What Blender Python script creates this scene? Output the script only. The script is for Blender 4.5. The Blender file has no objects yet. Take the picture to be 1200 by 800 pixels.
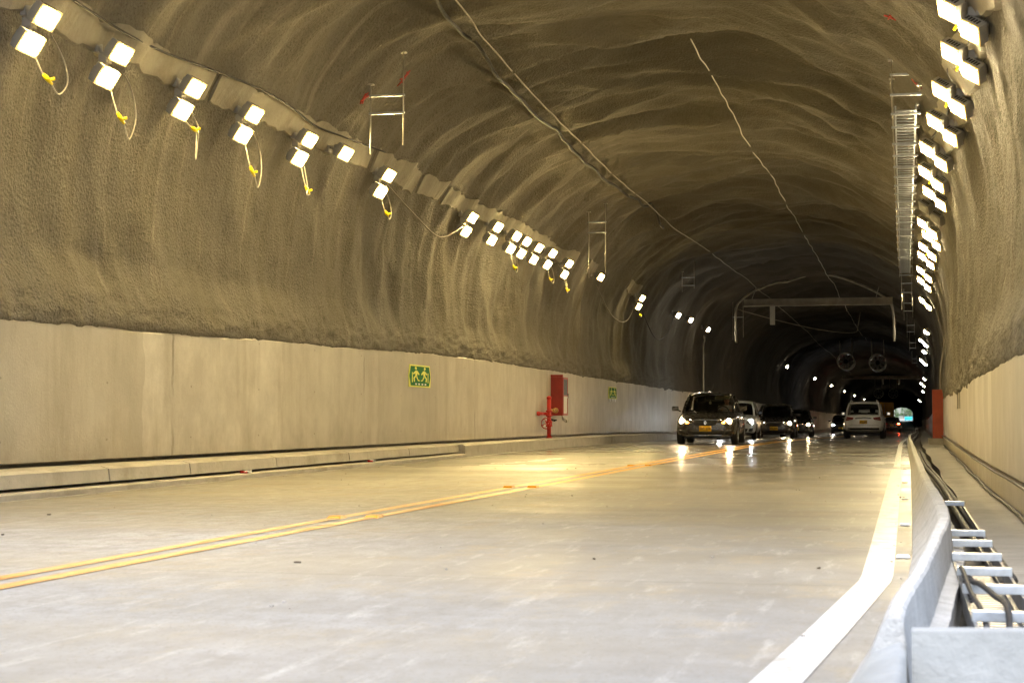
import bpy, bmesh, math, random
import numpy as np
from mathutils import Vector, Matrix
from mathutils.bvhtree import BVHTree

random.seed(7)
scene = bpy.context.scene
COL = scene.collection
PI = math.pi

# ------------------------------------------------------------------ course of the tunnel
def S(y):
    """sideways drift and dip of the carriageway at distance y"""
    t = max(0.0, y - 45.0)
    u = t * t / (t + 25.0)
    return 3.0 * (1 - math.exp(-u / 230.0)), -1.0 * (1 - math.exp(-u / 90.0))

def place(x, y, z):
    sx, sz = S(y)
    return (x + sx, y, z + sz)

def lerp(tab, y):
    if y <= tab[0][0]: return tab[0][1]
    for (a, va), (b, vb) in zip(tab, tab[1:]):
        if y <= b:
            return va + (vb - va) * (y - a) / (b - a)
    return tab[-1][1]

EDGE_L = [(-30, -7.84), (14, -7.84), (17.5, -7.87), (31, -8.1), (37, -8.35), (62, -8.5), (520, -8.5)]
WALL_L = [(-30, -8.5), (15, -8.5), (31, -8.62), (60, -8.85), (520, -8.85)]
WALL_R = [(-30, .86), (20, .87), (47, 1.06), (520, 1.10)]
def vault_ca(y):
    t = min(max(y - 15, 0), 45)
    return -3.82 - .001 * t, 4.87 + .0045 * t

# ------------------------------------------------------------------ numpy gradient noise
_rng = np.random.RandomState(3)
_G = _rng.randn(4096, 2); _G /= np.linalg.norm(_G, axis=1, keepdims=True)
def noise2(x, y, seed=0):
    x = np.asarray(x, float); y = np.asarray(y, float)
    xi = np.floor(x).astype(np.int64); yi = np.floor(y).astype(np.int64)
    xf = x - xi; yf = y - yi
    def g(ix, iy):
        h = (ix * 374761393 + iy * 668265263 + seed * 1442695041) & 0x7fffffff
        h = ((h ^ (h >> 13)) * 1274126177) & 0x7fffffff
        return _G[(h ^ (h >> 16)) % 4096]
    def d(ix, iy, dx, dy):
        v = g(ix, iy); return v[..., 0] * dx + v[..., 1] * dy
    u = xf ** 3 * (xf * (xf * 6 - 15) + 10); v = yf ** 3 * (yf * (yf * 6 - 15) + 10)
    a = d(xi, yi, xf, yf); b = d(xi + 1, yi, xf - 1, yf)
    c = d(xi, yi + 1, xf, yf - 1); e = d(xi + 1, yi + 1, xf - 1, yf - 1)
    return ((a * (1 - u) + b * u) * (1 - v) + (c * (1 - u) + e * u) * v) * 1.5

# ------------------------------------------------------------------ materials
class NT:
    def __init__(self, name):
        self.m = bpy.data.materials.new(name); self.m.use_nodes = True
        self.t = self.m.node_tree; self.n = self.t.nodes; self.n.clear()
        self.out = self.n.new('ShaderNodeOutputMaterial')
        self.b = self.n.new('ShaderNodeBsdfPrincipled')
        self.t.links.new(self.b.outputs[0], self.out.inputs[0])
        self._pos = None
    def link(self, a, b): self.t.links.new(a, b)
    def put(self, sock, v):
        if isinstance(v, bpy.types.NodeSocket): self.link(v, sock)
        elif isinstance(v, (tuple, list)) and len(v) == 3 and sock.type == 'RGBA': sock.default_value = (*v, 1)
        else: sock.default_value = v
    def set(self, **k):
        for key, v in k.items():
            self.put(self.b.inputs[key.replace('_', ' ')], v)
        return self
    @property
    def pos(self):
        if self._pos is None:
            self._pos = self.n.new('ShaderNodeNewGeometry').outputs['Position']
        return self._pos
    def obj(self): return self.n.new('ShaderNodeTexCoord').outputs['Object']
    def uv(self): return self.n.new('ShaderNodeTexCoord').outputs['UV']
    def map(self, vec, scale=(1, 1, 1), loc=(0, 0, 0)):
        m = self.n.new('ShaderNodeMapping'); self.link(vec, m.inputs[0])
        m.inputs['Scale'].default_value = scale; m.inputs['Location'].default_value = loc
        return m.outputs[0]
    def noise(self, vec, scale, detail=4, rough=.55, dist=0):
        n = self.n.new('ShaderNodeTexNoise'); self.link(vec, n.inputs['Vector'])
        n.inputs['Scale'].default_value = scale; n.inputs['Detail'].default_value = detail
        n.inputs['Roughness'].default_value = rough; n.inputs['Distortion'].default_value = dist
        return n.outputs['Fac']
    def vor(self, vec, scale, feat='F1'):
        n = self.n.new('ShaderNodeTexVoronoi'); self.link(vec, n.inputs['Vector']); n.feature = feat
        n.inputs['Scale'].default_value = scale
        return n.outputs['Distance']
    def ramp(self, fac, stops):
        r = self.n.new('ShaderNodeValToRGB'); self.link(fac, r.inputs[0])
        e = r.color_ramp.elements
        while len(e) < len(stops): e.new(.5)
        for el, (p, c) in zip(e, stops):
            el.position = p
            el.color = (c, c, c, 1) if isinstance(c, (int, float)) else (*c, 1)
        return r.outputs[0]
    def rng(self, v, a, b, c, d):
        n = self.n.new('ShaderNodeMapRange'); self.put(n.inputs[0], v)
        for i, q in enumerate((a, b, c, d)): n.inputs[1 + i].default_value = q
        return n.outputs[0]
    def math(self, op, a, b=0.0):
        n = self.n.new('ShaderNodeMath'); n.operation = op
        self.put(n.inputs[0], a); self.put(n.inputs[1], b); return n.outputs[0]
    def mix(self, fac, a, b, mode='MIX'):
        n = self.n.new('ShaderNodeMix'); n.data_type = 'RGBA'; n.blend_type = mode
        self.put(n.inputs[0], fac); self.put(n.inputs[6], a); self.put(n.inputs[7], b)
        return n.outputs[2]
    def sep(self, vec):
        n = self.n.new('ShaderNodeSeparateXYZ'); self.link(vec, n.inputs[0]); return n.outputs
    def comb(self, x, y, z):
        n = self.n.new('ShaderNodeCombineXYZ')
        for i, v in enumerate((x, y, z)): self.put(n.inputs[i], v)
        return n.outputs[0]
    def bump(self, h, strength=.4, dist=.02, prev=None):
        n = self.n.new('ShaderNodeBump'); self.link(h, n.inputs['Height'])
        n.inputs['Strength'].default_value = strength; n.inputs['Distance'].default_value = dist
        if prev is not None: self.link(prev, n.inputs['Normal'])
        return n.outputs[0]
    def white(self, v):
        n = self.n.new('ShaderNodeTexWhiteNoise'); n.noise_dimensions = '1D'; self.link(v, n.inputs['W'])
        return n.outputs['Value']

def simple(name, col, rough=.5, metal=0., var=.12, scale=9., bump=0., coat=0.):
    t = NT(name); o = t.obj()
    f = t.noise(o, scale, 5)
    dk = tuple(c * (1 - var) for c in col); lt = tuple(min(1, c * (1 + var)) for c in col)
    t.set(Base_Color=t.mix(t.rng(f, .3, .7, 0, 1), dk, lt), Metallic=metal,
          Roughness=t.rng(t.noise(o, scale * 2.3, 3), .3, .7, max(.03, rough - .08), min(1, rough + .08)))
    if bump: t.set(Normal=t.bump(t.noise(o, scale * 6, 4), bump, .004))
    if coat: t.set(Coat_Weight=coat, Coat_Roughness=.06)
    return t.m

def emit(name, col, s, base=(.8, .8, .8)):
    t = NT(name); t.set(Base_Color=base, Emission_Color=col, Emission_Strength=s, Roughness=.3)
    return t.m

M = {}
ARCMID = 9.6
def mk_shotcrete():
    t = NT('sprayed_concrete'); p = t.pos; uv = t.uv()
    big = t.noise(p, .35, 4, .6)
    streak = t.noise(t.map(uv, (.35, 2.6, 1)), 1.0, 5, .6, .3)
    fine = t.noise(p, 9, 6, .7)
    c = t.mix(t.rng(big, .3, .7, 0, 1), (.15, .138, .112), (.245, .228, .190))
    c = t.mix(t.rng(streak, .35, .7, 0, .75), c, (.15, .133, .095))
    c = t.mix(t.rng(t.noise(t.map(uv, (.5, 4, 1), (5, 3, 0)), 1, 4, .6, .5), .60, .78, 0, .45), c, (.42, .38, .30))
    c = t.mix(t.rng(fine, .45, .75, 0, .35), c, (.13, .11, .08))
    g = t.vor(p, 26)
    spk = t.noise(p, 34, 3, .7)
    c = t.mix(t.rng(spk, .54, .68, 0, .75), c, (.075, .066, .048))
    c = t.mix(t.rng(t.noise(p, 3.2, 7, .72), .55, .70, 0, .5), c, (.095, .083, .06))
    c = t.mix(t.rng(t.noise(t.map(uv, (.28, 1.5, 1), (9, 1, 0)), 1.0, 7, .65, .8), .58, .72, 0, .5), c, (.40, .37, .30))
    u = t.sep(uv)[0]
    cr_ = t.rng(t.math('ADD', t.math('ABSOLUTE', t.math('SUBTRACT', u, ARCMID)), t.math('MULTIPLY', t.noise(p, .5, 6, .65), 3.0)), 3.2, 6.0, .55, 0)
    c = t.mix(cr_, c, (.075, .066, .05))  # weak lamp light at the crown put in as a darker colour
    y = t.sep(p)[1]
    far_dark = t.rng(t.math('ADD', y, t.math('MULTIPLY', t.noise(p, .25, 5, .6), 22)), 62, 96, 0, .86)
    c = t.mix(far_dark, c, (.028, .025, .021))  # vault colour turns darker with distance, ragged edge
    h = t.math('ADD', t.math('MULTIPLY', g, .55), t.math('ADD', t.math('MULTIPLY', spk, .8), t.math('MULTIPLY', fine, 1.0)))
    n1 = t.bump(h, .8, .03)
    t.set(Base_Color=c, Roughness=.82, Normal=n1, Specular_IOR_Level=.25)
    return t.m
def mk_wall():
    t = NT('cast_lining_concrete'); p = t.pos; x, y, z = t.sep(p)
    pan = t.math('FLOOR', t.math('DIVIDE', t.math('ADD', y, t.math('MULTIPLY', t.noise(t.map(p, (0, 0, 1.1)), 1, 2), .5)), 4.6))
    wn = t.white(pan)
    streak = t.noise(t.map(p, (1, 1.5, .28)), 1.2, 7, .68)
    cloud = t.noise(p, 1.1, 7, .68)
    c = t.mix(t.rng(cloud, .36, .64, 0, 1), (.46, .425, .365), (.64, .605, .53))
    c = t.mix(t.rng(wn, 0, 1, 0, .6), c, (.36, .325, .255))
    c = t.mix(t.rng(streak, .48, .74, 0, .65), c, (.29, .24, .16))
    c = t.mix(t.rng(t.noise(t.map(p, (1, 2.2, .5), (3, 9, 1)), 1.1, 5, .6), .6, .75, 0, .35), c, (.60, .56, .47))
    fr = t.math('FRACT', t.math('DIVIDE', y, 7.6))
    wob = t.math('ADD', fr, t.math('MULTIPLY', t.math('SUBTRACT', t.noise(t.map(p, (0, 0, 3)), 1, 3), .5), .02))
    jl = t.math('LESS_THAN', t.math('ABSOLUTE', t.math('SUBTRACT', wob, .5)), .0042)
    c = t.mix(t.math('MULTIPLY', jl, t.rng(t.noise(p, 2.2, 3),   .40, .58, .0, .7)), c, (.17, .14, .095))
    spots = t.rng(t.vor(p, 5.5), .0, .035, 1, 0)
    c = t.mix(t.math('MULTIPLY', spots, t.rng(t.noise(p, 1.2, 2), .5, .62, 0, .7)), c, (.13, .10, .07))
    drip = t.math('MULTIPLY', t.rng(t.noise(t.map(p, (1, 3.1, .16), (2, 1, 7)), 1.0, 6, .65), .58, .76, 0, .8),
                  t.rng(z, .3, 2.1, 0, .6))
    c = t.mix(drip, c, (.25, .20, .13))
    spl = t.math('MULTIPLY', t.rng(t.math('ADD', z, t.math('MULTIPLY', t.noise(t.map(p, (1, 1.3, .6), (7, 7, 7)), 1.5, 7, .7), 1.1)), .75, 1.25, .55, 0), t.rng(t.noise(p, 5, 6, .7), .35, .65, .5, 1))
    c = t.mix(spl, c, (.23, .185, .125))
    hole = t.math('LESS_THAN', t.math('ADD', t.math('POWER', t.math('MULTIPLY', t.math('SUBTRACT', t.math('FRACT', t.math('DIVIDE', y, 2.3)), .5), 2.3), 2.0),
                  t.math('POWER', t.math('SUBTRACT', t.math('FRACT', t.math('DIVIDE', t.math('SUBTRACT', z, .2), .62)), .5), 2.0)), .00045)
    c = t.mix(t.math('MULTIPLY', hole, .55), c, (.16, .13, .09))
    t.set(Base_Color=c, Roughness=t.rng(streak, .3, .7, .62, .46),
          Normal=t.bump(t.math('ADD', t.noise(p, 30, 5, .7), t.math('MULTIPLY', streak, .8)), .3, .012))
    return t.m
def mk_road():
    t = NT('worn_road_concrete'); p = t.pos; x, y, z = t.sep(p)
    bands = t.noise(t.map(p, (.10, .85, 1)), 1.0, 5, .6, .4)
    cloud = t.noise(t.map(p, (.5, .16, 1)), 1.0, 5, .6)
    fine = t.noise(p, 42, 4, .75)
    c = t.mix(t.rng(cloud, .3, .7, 0, 1), (.215, .21, .195), (.40, .392, .372))
    c = t.mix(t.rng(bands, .40, .68, 0, .7), c, (.24, .215, .17)); c = t.mix(t.rng(t.noise(t.map(p, (.35, 2.2, 1), (4, 2, 0)), 1.4, 8, .75), .46, .68, 0, .65), c, (.21, .19, .15))
    c = t.mix(t.rng(t.noise(t.map(p, (1, .5, 1), (1, 5, 2)), 7, 8, .75), .44, .64, 0, .65), c, (.165, .15, .122))
    c = t.mix(t.rng(t.noise(t.map(p, (1, .6, 1), (8, 5, 2)), 3.5, 8, .72), .54, .72, 0, .3), c, (.50, .49, .47))
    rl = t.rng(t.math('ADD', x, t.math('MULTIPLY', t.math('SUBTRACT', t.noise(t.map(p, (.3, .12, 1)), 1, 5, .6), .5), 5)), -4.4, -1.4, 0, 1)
    c = t.mix(t.math('MULTIPLY', rl, .5), c, (.165, .16, .15))  # weaker lamp light on the right lane painted as a darker base
    wet_and_shade = t.rng(t.math('ADD', t.math('ADD', y, t.math('MULTIPLY', rl, 15)), t.math('MULTIPLY', t.math('SUBTRACT', t.noise(t.map(p, (.22, .5, 1)), 1, 5, .6), .5), 26)), 20, 36, 0, 1)  # wet concrete, spread nearer in the right lane to deepen that painted shade
    c = t.mix(t.math('MULTIPLY', wet_and_shade, t.rng(bands, .28, .58, .55, .95)), c, (.062, .053, .038))
    # two darker wheel tracks in each lane
    for cx in (-5.2, -6.85, -1.15, -2.75):
        tr = t.rng(t.math('ABSOLUTE', t.math('SUBTRACT', x, cx)), .12, .55, .34, 0)
        c = t.mix(t.math('MULTIPLY', tr, t.rng(t.noise(t.map(p, (1.3, .12, 1)), 1, 4), .35, .65, .2, 1)), c, (.23, .215, .18))
    dirt = t.rng(t.noise(t.map(p, (1.2, .6, 1)), 1.5, 8, .75), .52, .70, 0, .75)
    c = t.mix(dirt, c, (.31, .255, .165))
    c = t.mix(t.rng(fine, .48, .70, 0, .6), c, (.22, .20, .17)); c = t.mix(t.rng(t.noise(t.map(p, (3.2, .5, 1)), 3, 6, .7), .55, .72, 0, .35), c, (.52, .50, .46))
    grit = t.rng(t.noise(t.map(p, (1, .45, 1)), 70, 3, .7), .57, .66, 0, .8)
    c = t.mix(grit, c, (.17, .15, .12)); wet = t.math('ADD', t.math('MULTIPLY', wet_and_shade, .92), .04)
    sp = t.math('MULTIPLY', t.rng(t.vor(t.map(p, (1.0, .55, 1)), 3.1), .02, .055, 1, 0), t.rng(t.noise(p, .6, 2), .46, .55, 0, .85))
    c = t.mix(sp, c, (.07, .055, .04))
    jo = t.math('LESS_THAN', t.math('ABSOLUTE', t.math('SUBTRACT', t.math('FRACT', t.math('DIVIDE', y, 5.2)), .5)), .0016)
    c = t.mix(t.math('MULTIPLY', jo, .55), c, (.10, .09, .075))
    r = t.rng(bands, .32, .68, .62, .42)
    r = t.math('ADD', t.math('ADD', r, t.math('MULTIPLY', dirt, .2)), t.rng(y, 11, 24, .2, 0))
    h = t.math('ADD', t.math('MULTIPLY', fine, .5), t.noise(t.map(p, (.7, 9, 1)), 3, 3, .6))
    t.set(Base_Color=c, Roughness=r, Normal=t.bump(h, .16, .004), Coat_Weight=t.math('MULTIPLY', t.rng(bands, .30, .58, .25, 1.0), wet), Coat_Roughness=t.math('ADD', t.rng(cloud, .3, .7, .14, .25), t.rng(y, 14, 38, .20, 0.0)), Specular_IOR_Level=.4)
    return t.m
def mk_conc(name, a, b, dark, bump=.5, sc=3.0, rough=.75, grooves=False, joints=0):
    t = NT(name); p = t.pos
    f1 = t.noise(p, sc, 6, .65); f2 = t.noise(p, sc * 9, 5, .7)
    c = t.mix(t.rng(f1, .3, .7, 0, 1), a, b)
    c = t.mix(t.rng(t.noise(p, sc * .45, 6, .7), .52, .75, 0, .7), c, dark)
    c = t.mix(t.rng(f2, .55, .75, 0, .4), c, dark)
    pits = t.math('MULTIPLY', t.rng(t.vor(p, sc * 4.5), 0, .07, 1, 0), t.rng(t.noise(p, sc, 2), .5, .6, 0, 1))
    c = t.mix(t.math('MULTIPLY', pits, .8), c, tuple(q * .35 for q in dark))
    h = t.math('SUBTRACT', t.math('ADD', f2, t.math('MULTIPLY', f1, 1.5)), pits)
    nrm = t.bump(h, bump, .012)
    if grooves:
        w = t.n.new('ShaderNodeTexWave'); w.wave_type = 'BANDS'; w.bands_direction = 'Y'
        t.link(p, w.inputs[0]); w.inputs['Scale'].default_value = 3.2; w.inputs['Distortion'].default_value = 1.2
        nrm = t.bump(w.outputs['Fac'], .5, .02, nrm)
        c = t.mix(t.rng(w.outputs['Fac'], 0, .25, .45, 0), c, dark)
    if joints:
        yy = t.math('ADD', t.sep(p)[1], t.math('MULTIPLY', t.noise(p, 9, 3), .02))
        jl = t.math('LESS_THAN', t.math('ABSOLUTE', t.math('SUBTRACT', t.math('FRACT', t.math('DIVIDE', yy, joints)), .5)), .0035)
        c = t.mix(t.math('MULTIPLY', jl, .75), c, (.12, .11, .095))
        sc_ = t.rng(t.noise(t.map(p, (6, .9, 6)), 3, 7, .75), .55, .68, 0, .55)
        c = t.mix(sc_, c, (.27, .25, .215))
    t.set(Base_Color=c, Roughness=rough, Normal=nrm)
    return t.m
def mk_paint(name, col, worn, amount, far_col=None):
    t = NT(name); p = t.pos
    if far_col: col = t.mix(t.rng(t.sep(p)[1], 12, 28, 0, 1), col, far_col)      # brighter yellow further in, put in the colour to hold against lamp glare
    f = t.noise(p, 7, 7, .72); g = t.noise(t.map(p, (2, .25, 1)), 2.0, 4)
    k = t.math('MULTIPLY', t.rng(f, .49, .60, 0, 1), t.rng(g, .33, .60, amount * .35, amount))
    c = t.mix(k, col, worn)
    c = t.mix(t.rng(t.noise(p, 55, 3, .7), .6, .72, 0, .35), c, worn)
    t.set(Base_Color=c, Roughness=t.rng(f, .3, .7, .36, .55), Normal=t.bump(f, .2, .004))
    return t.m
def mk_glass():
    t = NT('tinted_car_glass')
    tr = t.n.new('ShaderNodeBsdfTransparent'); tr.inputs[0].default_value = (.80, .82, .80, 1)
    gl = t.n.new('ShaderNodeBsdfGlossy'); gl.inputs['Roughness'].default_value = .03
    fr = t.n.new('ShaderNodeFresnel'); fr.inputs[0].default_value = 1.5
    mx = t.n.new('ShaderNodeMixShader')
    t.link(fr.outputs[0], mx.inputs[0]); t.link(tr.outputs[0], mx.inputs[1]); t.link(gl.outputs[0], mx.inputs[2])
    t.link(mx.outputs[0], t.out.inputs[0]); t.n.remove(t.b)
    return t.m
def mk_leaf():
    t = NT('tree_leaves'); o = t.obj(); f = t.noise(o, 1.4, 3)
    t.set(Base_Color=t.mix(t.rng(f, .35, .65, 0, 1), (.035, .075, .02), (.09, .15, .04)), Roughness=.6)
    return t.m
def mk_plate():
    t = NT('yellow_plate'); t.set(Base_Color=(.85, .50, .015), Roughness=.35); return t.m

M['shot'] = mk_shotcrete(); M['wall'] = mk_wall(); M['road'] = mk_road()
M['kerb'] = mk_conc('kerb_concrete', (.40, .37, .31), (.50, .47, .41), (.24, .20, .13))
M['parapet'] = mk_conc('parapet_concrete', (.36, .36, .35), (.50, .50, .485), (.22, .21, .19), .8, 6, .75, False, 1.9)
M['pitwall'] = mk_conc('pit_wall_concrete', (.24, .25, .245), (.34, .35, .345), (.20, .20, .195), .45, 3.5, .8)
M['walk'] = mk_conc('walkway_concrete', (.24, .225, .195), (.33, .31, .275), (.13, .115, .09), .5, 2.2, .8, True)
M['pit'] = mk_conc('trench_concrete', (.16, .145, .115), (.23, .21, .17), (.07, .06, .045), .7, 4, .9)
M['mortar'] = mk_conc('smooth_mortar', (.30, .275, .215), (.39, .36, .285), (.20, .175, .125), .7, 3.5, .85)
M['dirt'] = mk_conc('outdoor_ground', (.25, .22, .17), (.33, .29, .23), (.14, .12, .08), .6, .8, .9)
M['yellow'] = mk_paint('yellow_road_paint', (.44, .19, .045), (.36, .28, .17), .6, (.78, .38, .012))
M['white'] = mk_paint('white_road_paint', (.50, .50, .49), (.30, .29, .27), .9)
M['ystud'] = simple('yellow_stud', (.62, .27, .012), .4)
M['amberglass'] = simple('amber_reflector', (.75, .33, .01), .2)
M['wstud'] = simple('white_stud', (.80, .80, .78), .4)
M['galv'] = simple('galvanised_steel', (.52, .55, .58), .36, .75, .12, 22)
M['galvrod'] = simple('threaded_rod_steel', (.55, .52, .45), .45, .6, .1, 14)
M['railsteel'] = simple('weathered_rail_steel', (.16, .16, .155), .5, .5, .2, 9)
M['steel'] = simple('painted_gantry_steel', (.55, .52, .44), .6, .1, .2, 3, .2)
M['dark'] = simple('black_plastic', (.018, .018, .018), .5)
M['lampgrey'] = simple('cast_lamp_housing', (.42, .41, .385), .55, .0, .08, 12)
M['lampdark'] = simple('dark_vent', (.03, .03, .03), .6)
M['rim_glow'] = emit('glowing_lamp_face_rim', (1.0, .55, .10), .32, (.5, .42, .25))  # emission added to the rim in place of the warm bloom round the lamps
M['lens'] = emit('lit_warm_lens', (1.0, .74, .30), 108)
M['lensright'] = emit('lit_pale_warm_lens', (1.0, .80, .44), 102)
M['lenscool'] = emit('lit_far_lens', (1.0, .84, .58), 60)
M['lensoff'] = simple('unlit_lens', (.42, .42, .40), .15)
M['red'] = simple('red_hydrant_paint', (.55, .028, .02), .35, 0, .2, 6)
M['redbox'] = simple('red_cabinet_paint', (.36, .035, .022), .42, 0, .18, 3)
M['orangebox'] = simple('rust_red_cabinet_paint', (.42, .075, .03), .5, 0, .18, 3)
M['brass'] = simple('brass_valve', (.62, .36, .10), .3, .8)
M['plug'] = simple('yellow_plug_plastic', (.95, .72, .01), .35)
M['wcable'] = simple('pale_cable', (.60, .56, .47), .5)
M['bcable'] = simple('dark_cable', (.022, .02, .018), .65)
M['gcable'] = simple('grey_cable', (.30, .27, .21), .6)
M['hose'] = simple('canvas_hose', (.70, .66, .58), .8)
M['glass'] = mk_glass()
M['tyre'] = simple('tyre_rubber', (.022, .021, .020), .75, 0, .2, 12)
M['rim'] = simple('alloy_rim', (.45, .45, .45), .3, .8)
M['chrome'] = simple('chrome_trim', (.65, .65, .65), .15, 1., .05)
M['cdark'] = simple('black_trim', (.015, .015, .016), .45)
M['cabin'] = simple('cabin_fabric', (.035, .033, .030), .85)
M['plate'] = mk_plate()
M['hl'] = emit('lit_headlamp', (1.0, .70, .38), 120)
M['hlwhite'] = emit('lit_white_headlamp', (.93, .97, 1.0), 85)
M['hlglass'] = simple('headlamp_glass', (.55, .53, .50), .08, .5, .1)
M['amber'] = emit('amber_indicator', (1.0, .28, .03), 6, (.7, .2, .02))
M['tail'] = simple('tail_lamp_red', (.32, .012, .012), .15)
M['tailon'] = emit('lit_brake_lamp', (1.0, .06, .02), 30, (.4, .01, .01))
M['pgrey'] = simple('dark_grey_car_paint', (.03, .028, .027), .28, .4, .1, 5, 0, .8)
M['pblack'] = simple('black_car_paint', (.04, .038, .036), .25, .2, .1, 5, 0, .8)
M['psilver'] = simple('silver_car_paint', (.66, .66, .63), .34, .0, .06, 5, 0, .8)
M['pwhite'] = simple('white_car_paint', (.90, .89, .86), .3, 0, .03, 5, 0, .8)
M['pyellow'] = simple('yellow_truck_paint', (.62, .30, .02), .45, 0, .1, 2)
M['skin'] = simple('skin', (.50, .29, .19), .55, 0, .08)
M['shirt'] = simple('pale_shirt', (.35, .34, .33), .8, 0, .12)
M['hair'] = simple('dark_hair', (.02, .016, .012), .6)
M['visor'] = simple('pale_sun_strip', (.62, .60, .44), .6)
M['green'] = simple('sign_green', (.004, .17, .03), .8, 0, .1)
M['signyellow'] = simple('sign_pale_yellow', (.84, .86, .10), .4, 0, .06)
M['signwhite'] = simple('sign_white', (.80, .80, .74), .4, 0, .06)
M['fan'] = simple('jet_fan_casing', (.46, .44, .38), .45, .4, .12, 4)
M['fanrim'] = simple('jet_fan_rim', (.70, .68, .60), .4, .3, .1, 4)
M['spray'] = simple('red_spray_paint', (.50, .06, .05), .7, 0, .4, 20)
M['leaf'] = mk_leaf(); M['bark'] = simple('tree_bark', (.10, .075, .05), .9, 0, .3, 4)
M['cyan'] = simple('cyan_tarpaulin', (.03, .48, .58), .5, 0, .12, 2)
M['rubble'] = simple('concrete_crumbs', (.33, .30, .26), .9, 0, .3, 30)
M['scrap'] = simple('dark_litter_scrap', (.10, .075, .05), .8, 0, .3, 20)

# ------------------------------------------------------------------ mesh builder
class MB:
    def __init__(self): self.v = []; self.f = []; self.mi = []; self.sm = []; self.uvs = None
    def add(self, vs, fs, mi=0, smooth=False):
        o = len(self.v); self.v += [tuple(p) for p in vs]
        for q in fs: self.f.append([i + o for i in q]); self.mi.append(mi); self.sm.append(smooth)
    def box(self, c, s, rot=None, mi=0, bev=0.0):
        x, y, z = (d / 2 for d in s)
        if bev <= 0:
            vs = [(-x, -y, -z), (x, -y, -z), (x, y, -z), (-x, y, -z), (-x, -y, z), (x, -y, z), (x, y, z), (-x, y, z)]
            fs = [(0, 3, 2, 1), (4, 5, 6, 7), (0, 1, 5, 4), (1, 2, 6, 5), (2, 3, 7, 6), (3, 0, 4, 7)]
        else:
            bm = bmesh.new(); bmesh.ops.create_cube(bm, size=1)
            for v in bm.verts: v.co = Vector((v.co.x * s[0], v.co.y * s[1], v.co.z * s[2]))
            bmesh.ops.bevel(bm, geom=list(bm.edges), offset=bev, segments=2, affect='EDGES', profile=.6)
            bm.verts.index_update()
            vs = [v.co.copy() for v in bm.verts]; fs = [[v.index for v in f.verts] for f in bm.faces]; bm.free()
        R = rot if rot is not None else Matrix.Identity(3)
        C = Vector(c)
        self.add([R @ Vector(p) + C for p in vs], fs, mi)
        return self
    def tube(self, pts, r, n=8, mi=0, cap=True, smooth=True):
        P = [Vector(p) for p in pts]; vs = []; fs = []
        up = None
        for i, p in enumerate(P):
            d = (P[min(i + 1, len(P) - 1)] - P[max(i - 1, 0)]).normalized()
            if up is None:
                up = Vector((0, 0, 1)) if abs(d.z) < .9 else Vector((1, 0, 0))
            a = d.cross(up)
            if a.length < 1e-4: a = d.cross(Vector((0, 1, .3)))
            a.normalize(); b = a.cross(d).normalized(); up = b
            rr = r[i] if isinstance(r, (list, tuple)) else r
            for k in range(n):
                t = 2 * PI * k / n
                vs.append(p + a * (rr * math.cos(t)) + b * (rr * math.sin(t)))
        for i in range(len(P) - 1):
            for k in range(n):
                k2 = (k + 1) % n
                fs.append((i * n + k, i * n + k2, (i + 1) * n + k2, (i + 1) * n + k))
        if cap:
            fs.append(tuple(range(n))[::-1]); fs.append(tuple((len(P) - 1) * n + k for k in range(n)))
        self.add(vs, fs, mi, smooth)
        return self
    def lathe(self, prof, c=(0, 0, 0), R=None, n=28, mi=0, smooth=True, closed=False):
        """prof: list of (radius, axial) turned about local Z"""
        R = R or Matrix.Identity(3); C = Vector(c); vs = []; fs = []
        for (r, h) in prof:
            for k in range(n):
                t = 2 * PI * k / n
                vs.append(R @ Vector((r * math.cos(t), r * math.sin(t), h)) + C)
        m = len(prof)
        for i in range(m if closed else m - 1):
            j = (i + 1) % m
            for k in range(n):
                k2 = (k + 1) % n
                fs.append((i * n + k, i * n + k2, j * n + k2, j * n + k))
        self.add(vs, fs, mi, smooth); return self
    def prism(self, poly, fn, t0, t1, mi=0):
        """poly of (a,b); fn(a,b,t)->xyz"""
        n = len(poly)
        vs = [fn(a, b, t0) for a, b in poly] + [fn(a, b, t1) for a, b in poly]
        fs = [tuple(range(n))[::-1], tuple(range(n, 2 * n))]
        for i in range(n):
            j = (i + 1) % n; fs.append((i, j, n + j, n + i))
        self.add(vs, fs, mi); return self
    def strip(self, ys, prof, closed=True, mi=0, smooth=False, caps=True):
        """sweep prof(y)->list of (x,z) along y, following the tunnel's course"""
        vs = []; n = None
        for y in ys:
            pr = prof(y); n = len(pr); vs += [place(x, y, z) for x, z in pr]
        fs = []
        for i in range(len(ys) - 1):
            for k in range(n if closed else n - 1):
                k2 = (k + 1) % n
                fs.append((i * n + k, i * n + k2, (i + 1) * n + k2, (i + 1) * n + k))
        if closed and caps:
            fs.append(tuple(range(n))[::-1]); fs.append(tuple((len(ys) - 1) * n + k for k in range(n)))
        self.add(vs, fs, mi, smooth); return self
    def mesh(self, name, mats):
        me = bpy.data.meshes.new(name); me.from_pydata(self.v, [], self.f)
        for m in (mats if isinstance(mats, (list, tuple)) else [mats]): me.materials.append(m)
        me.polygons.foreach_set('material_index', self.mi); me.polygons.foreach_set('use_smooth', self.sm)
        bm = bmesh.new(); bm.from_mesh(me); bmesh.ops.recalc_face_normals(bm, faces=bm.faces); bm.to_mesh(me); bm.free()
        me.update(); return me
    def build(self, name, mats, parent=None, **k):
        return link(name, self.mesh(name, mats), parent, **k)

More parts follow.
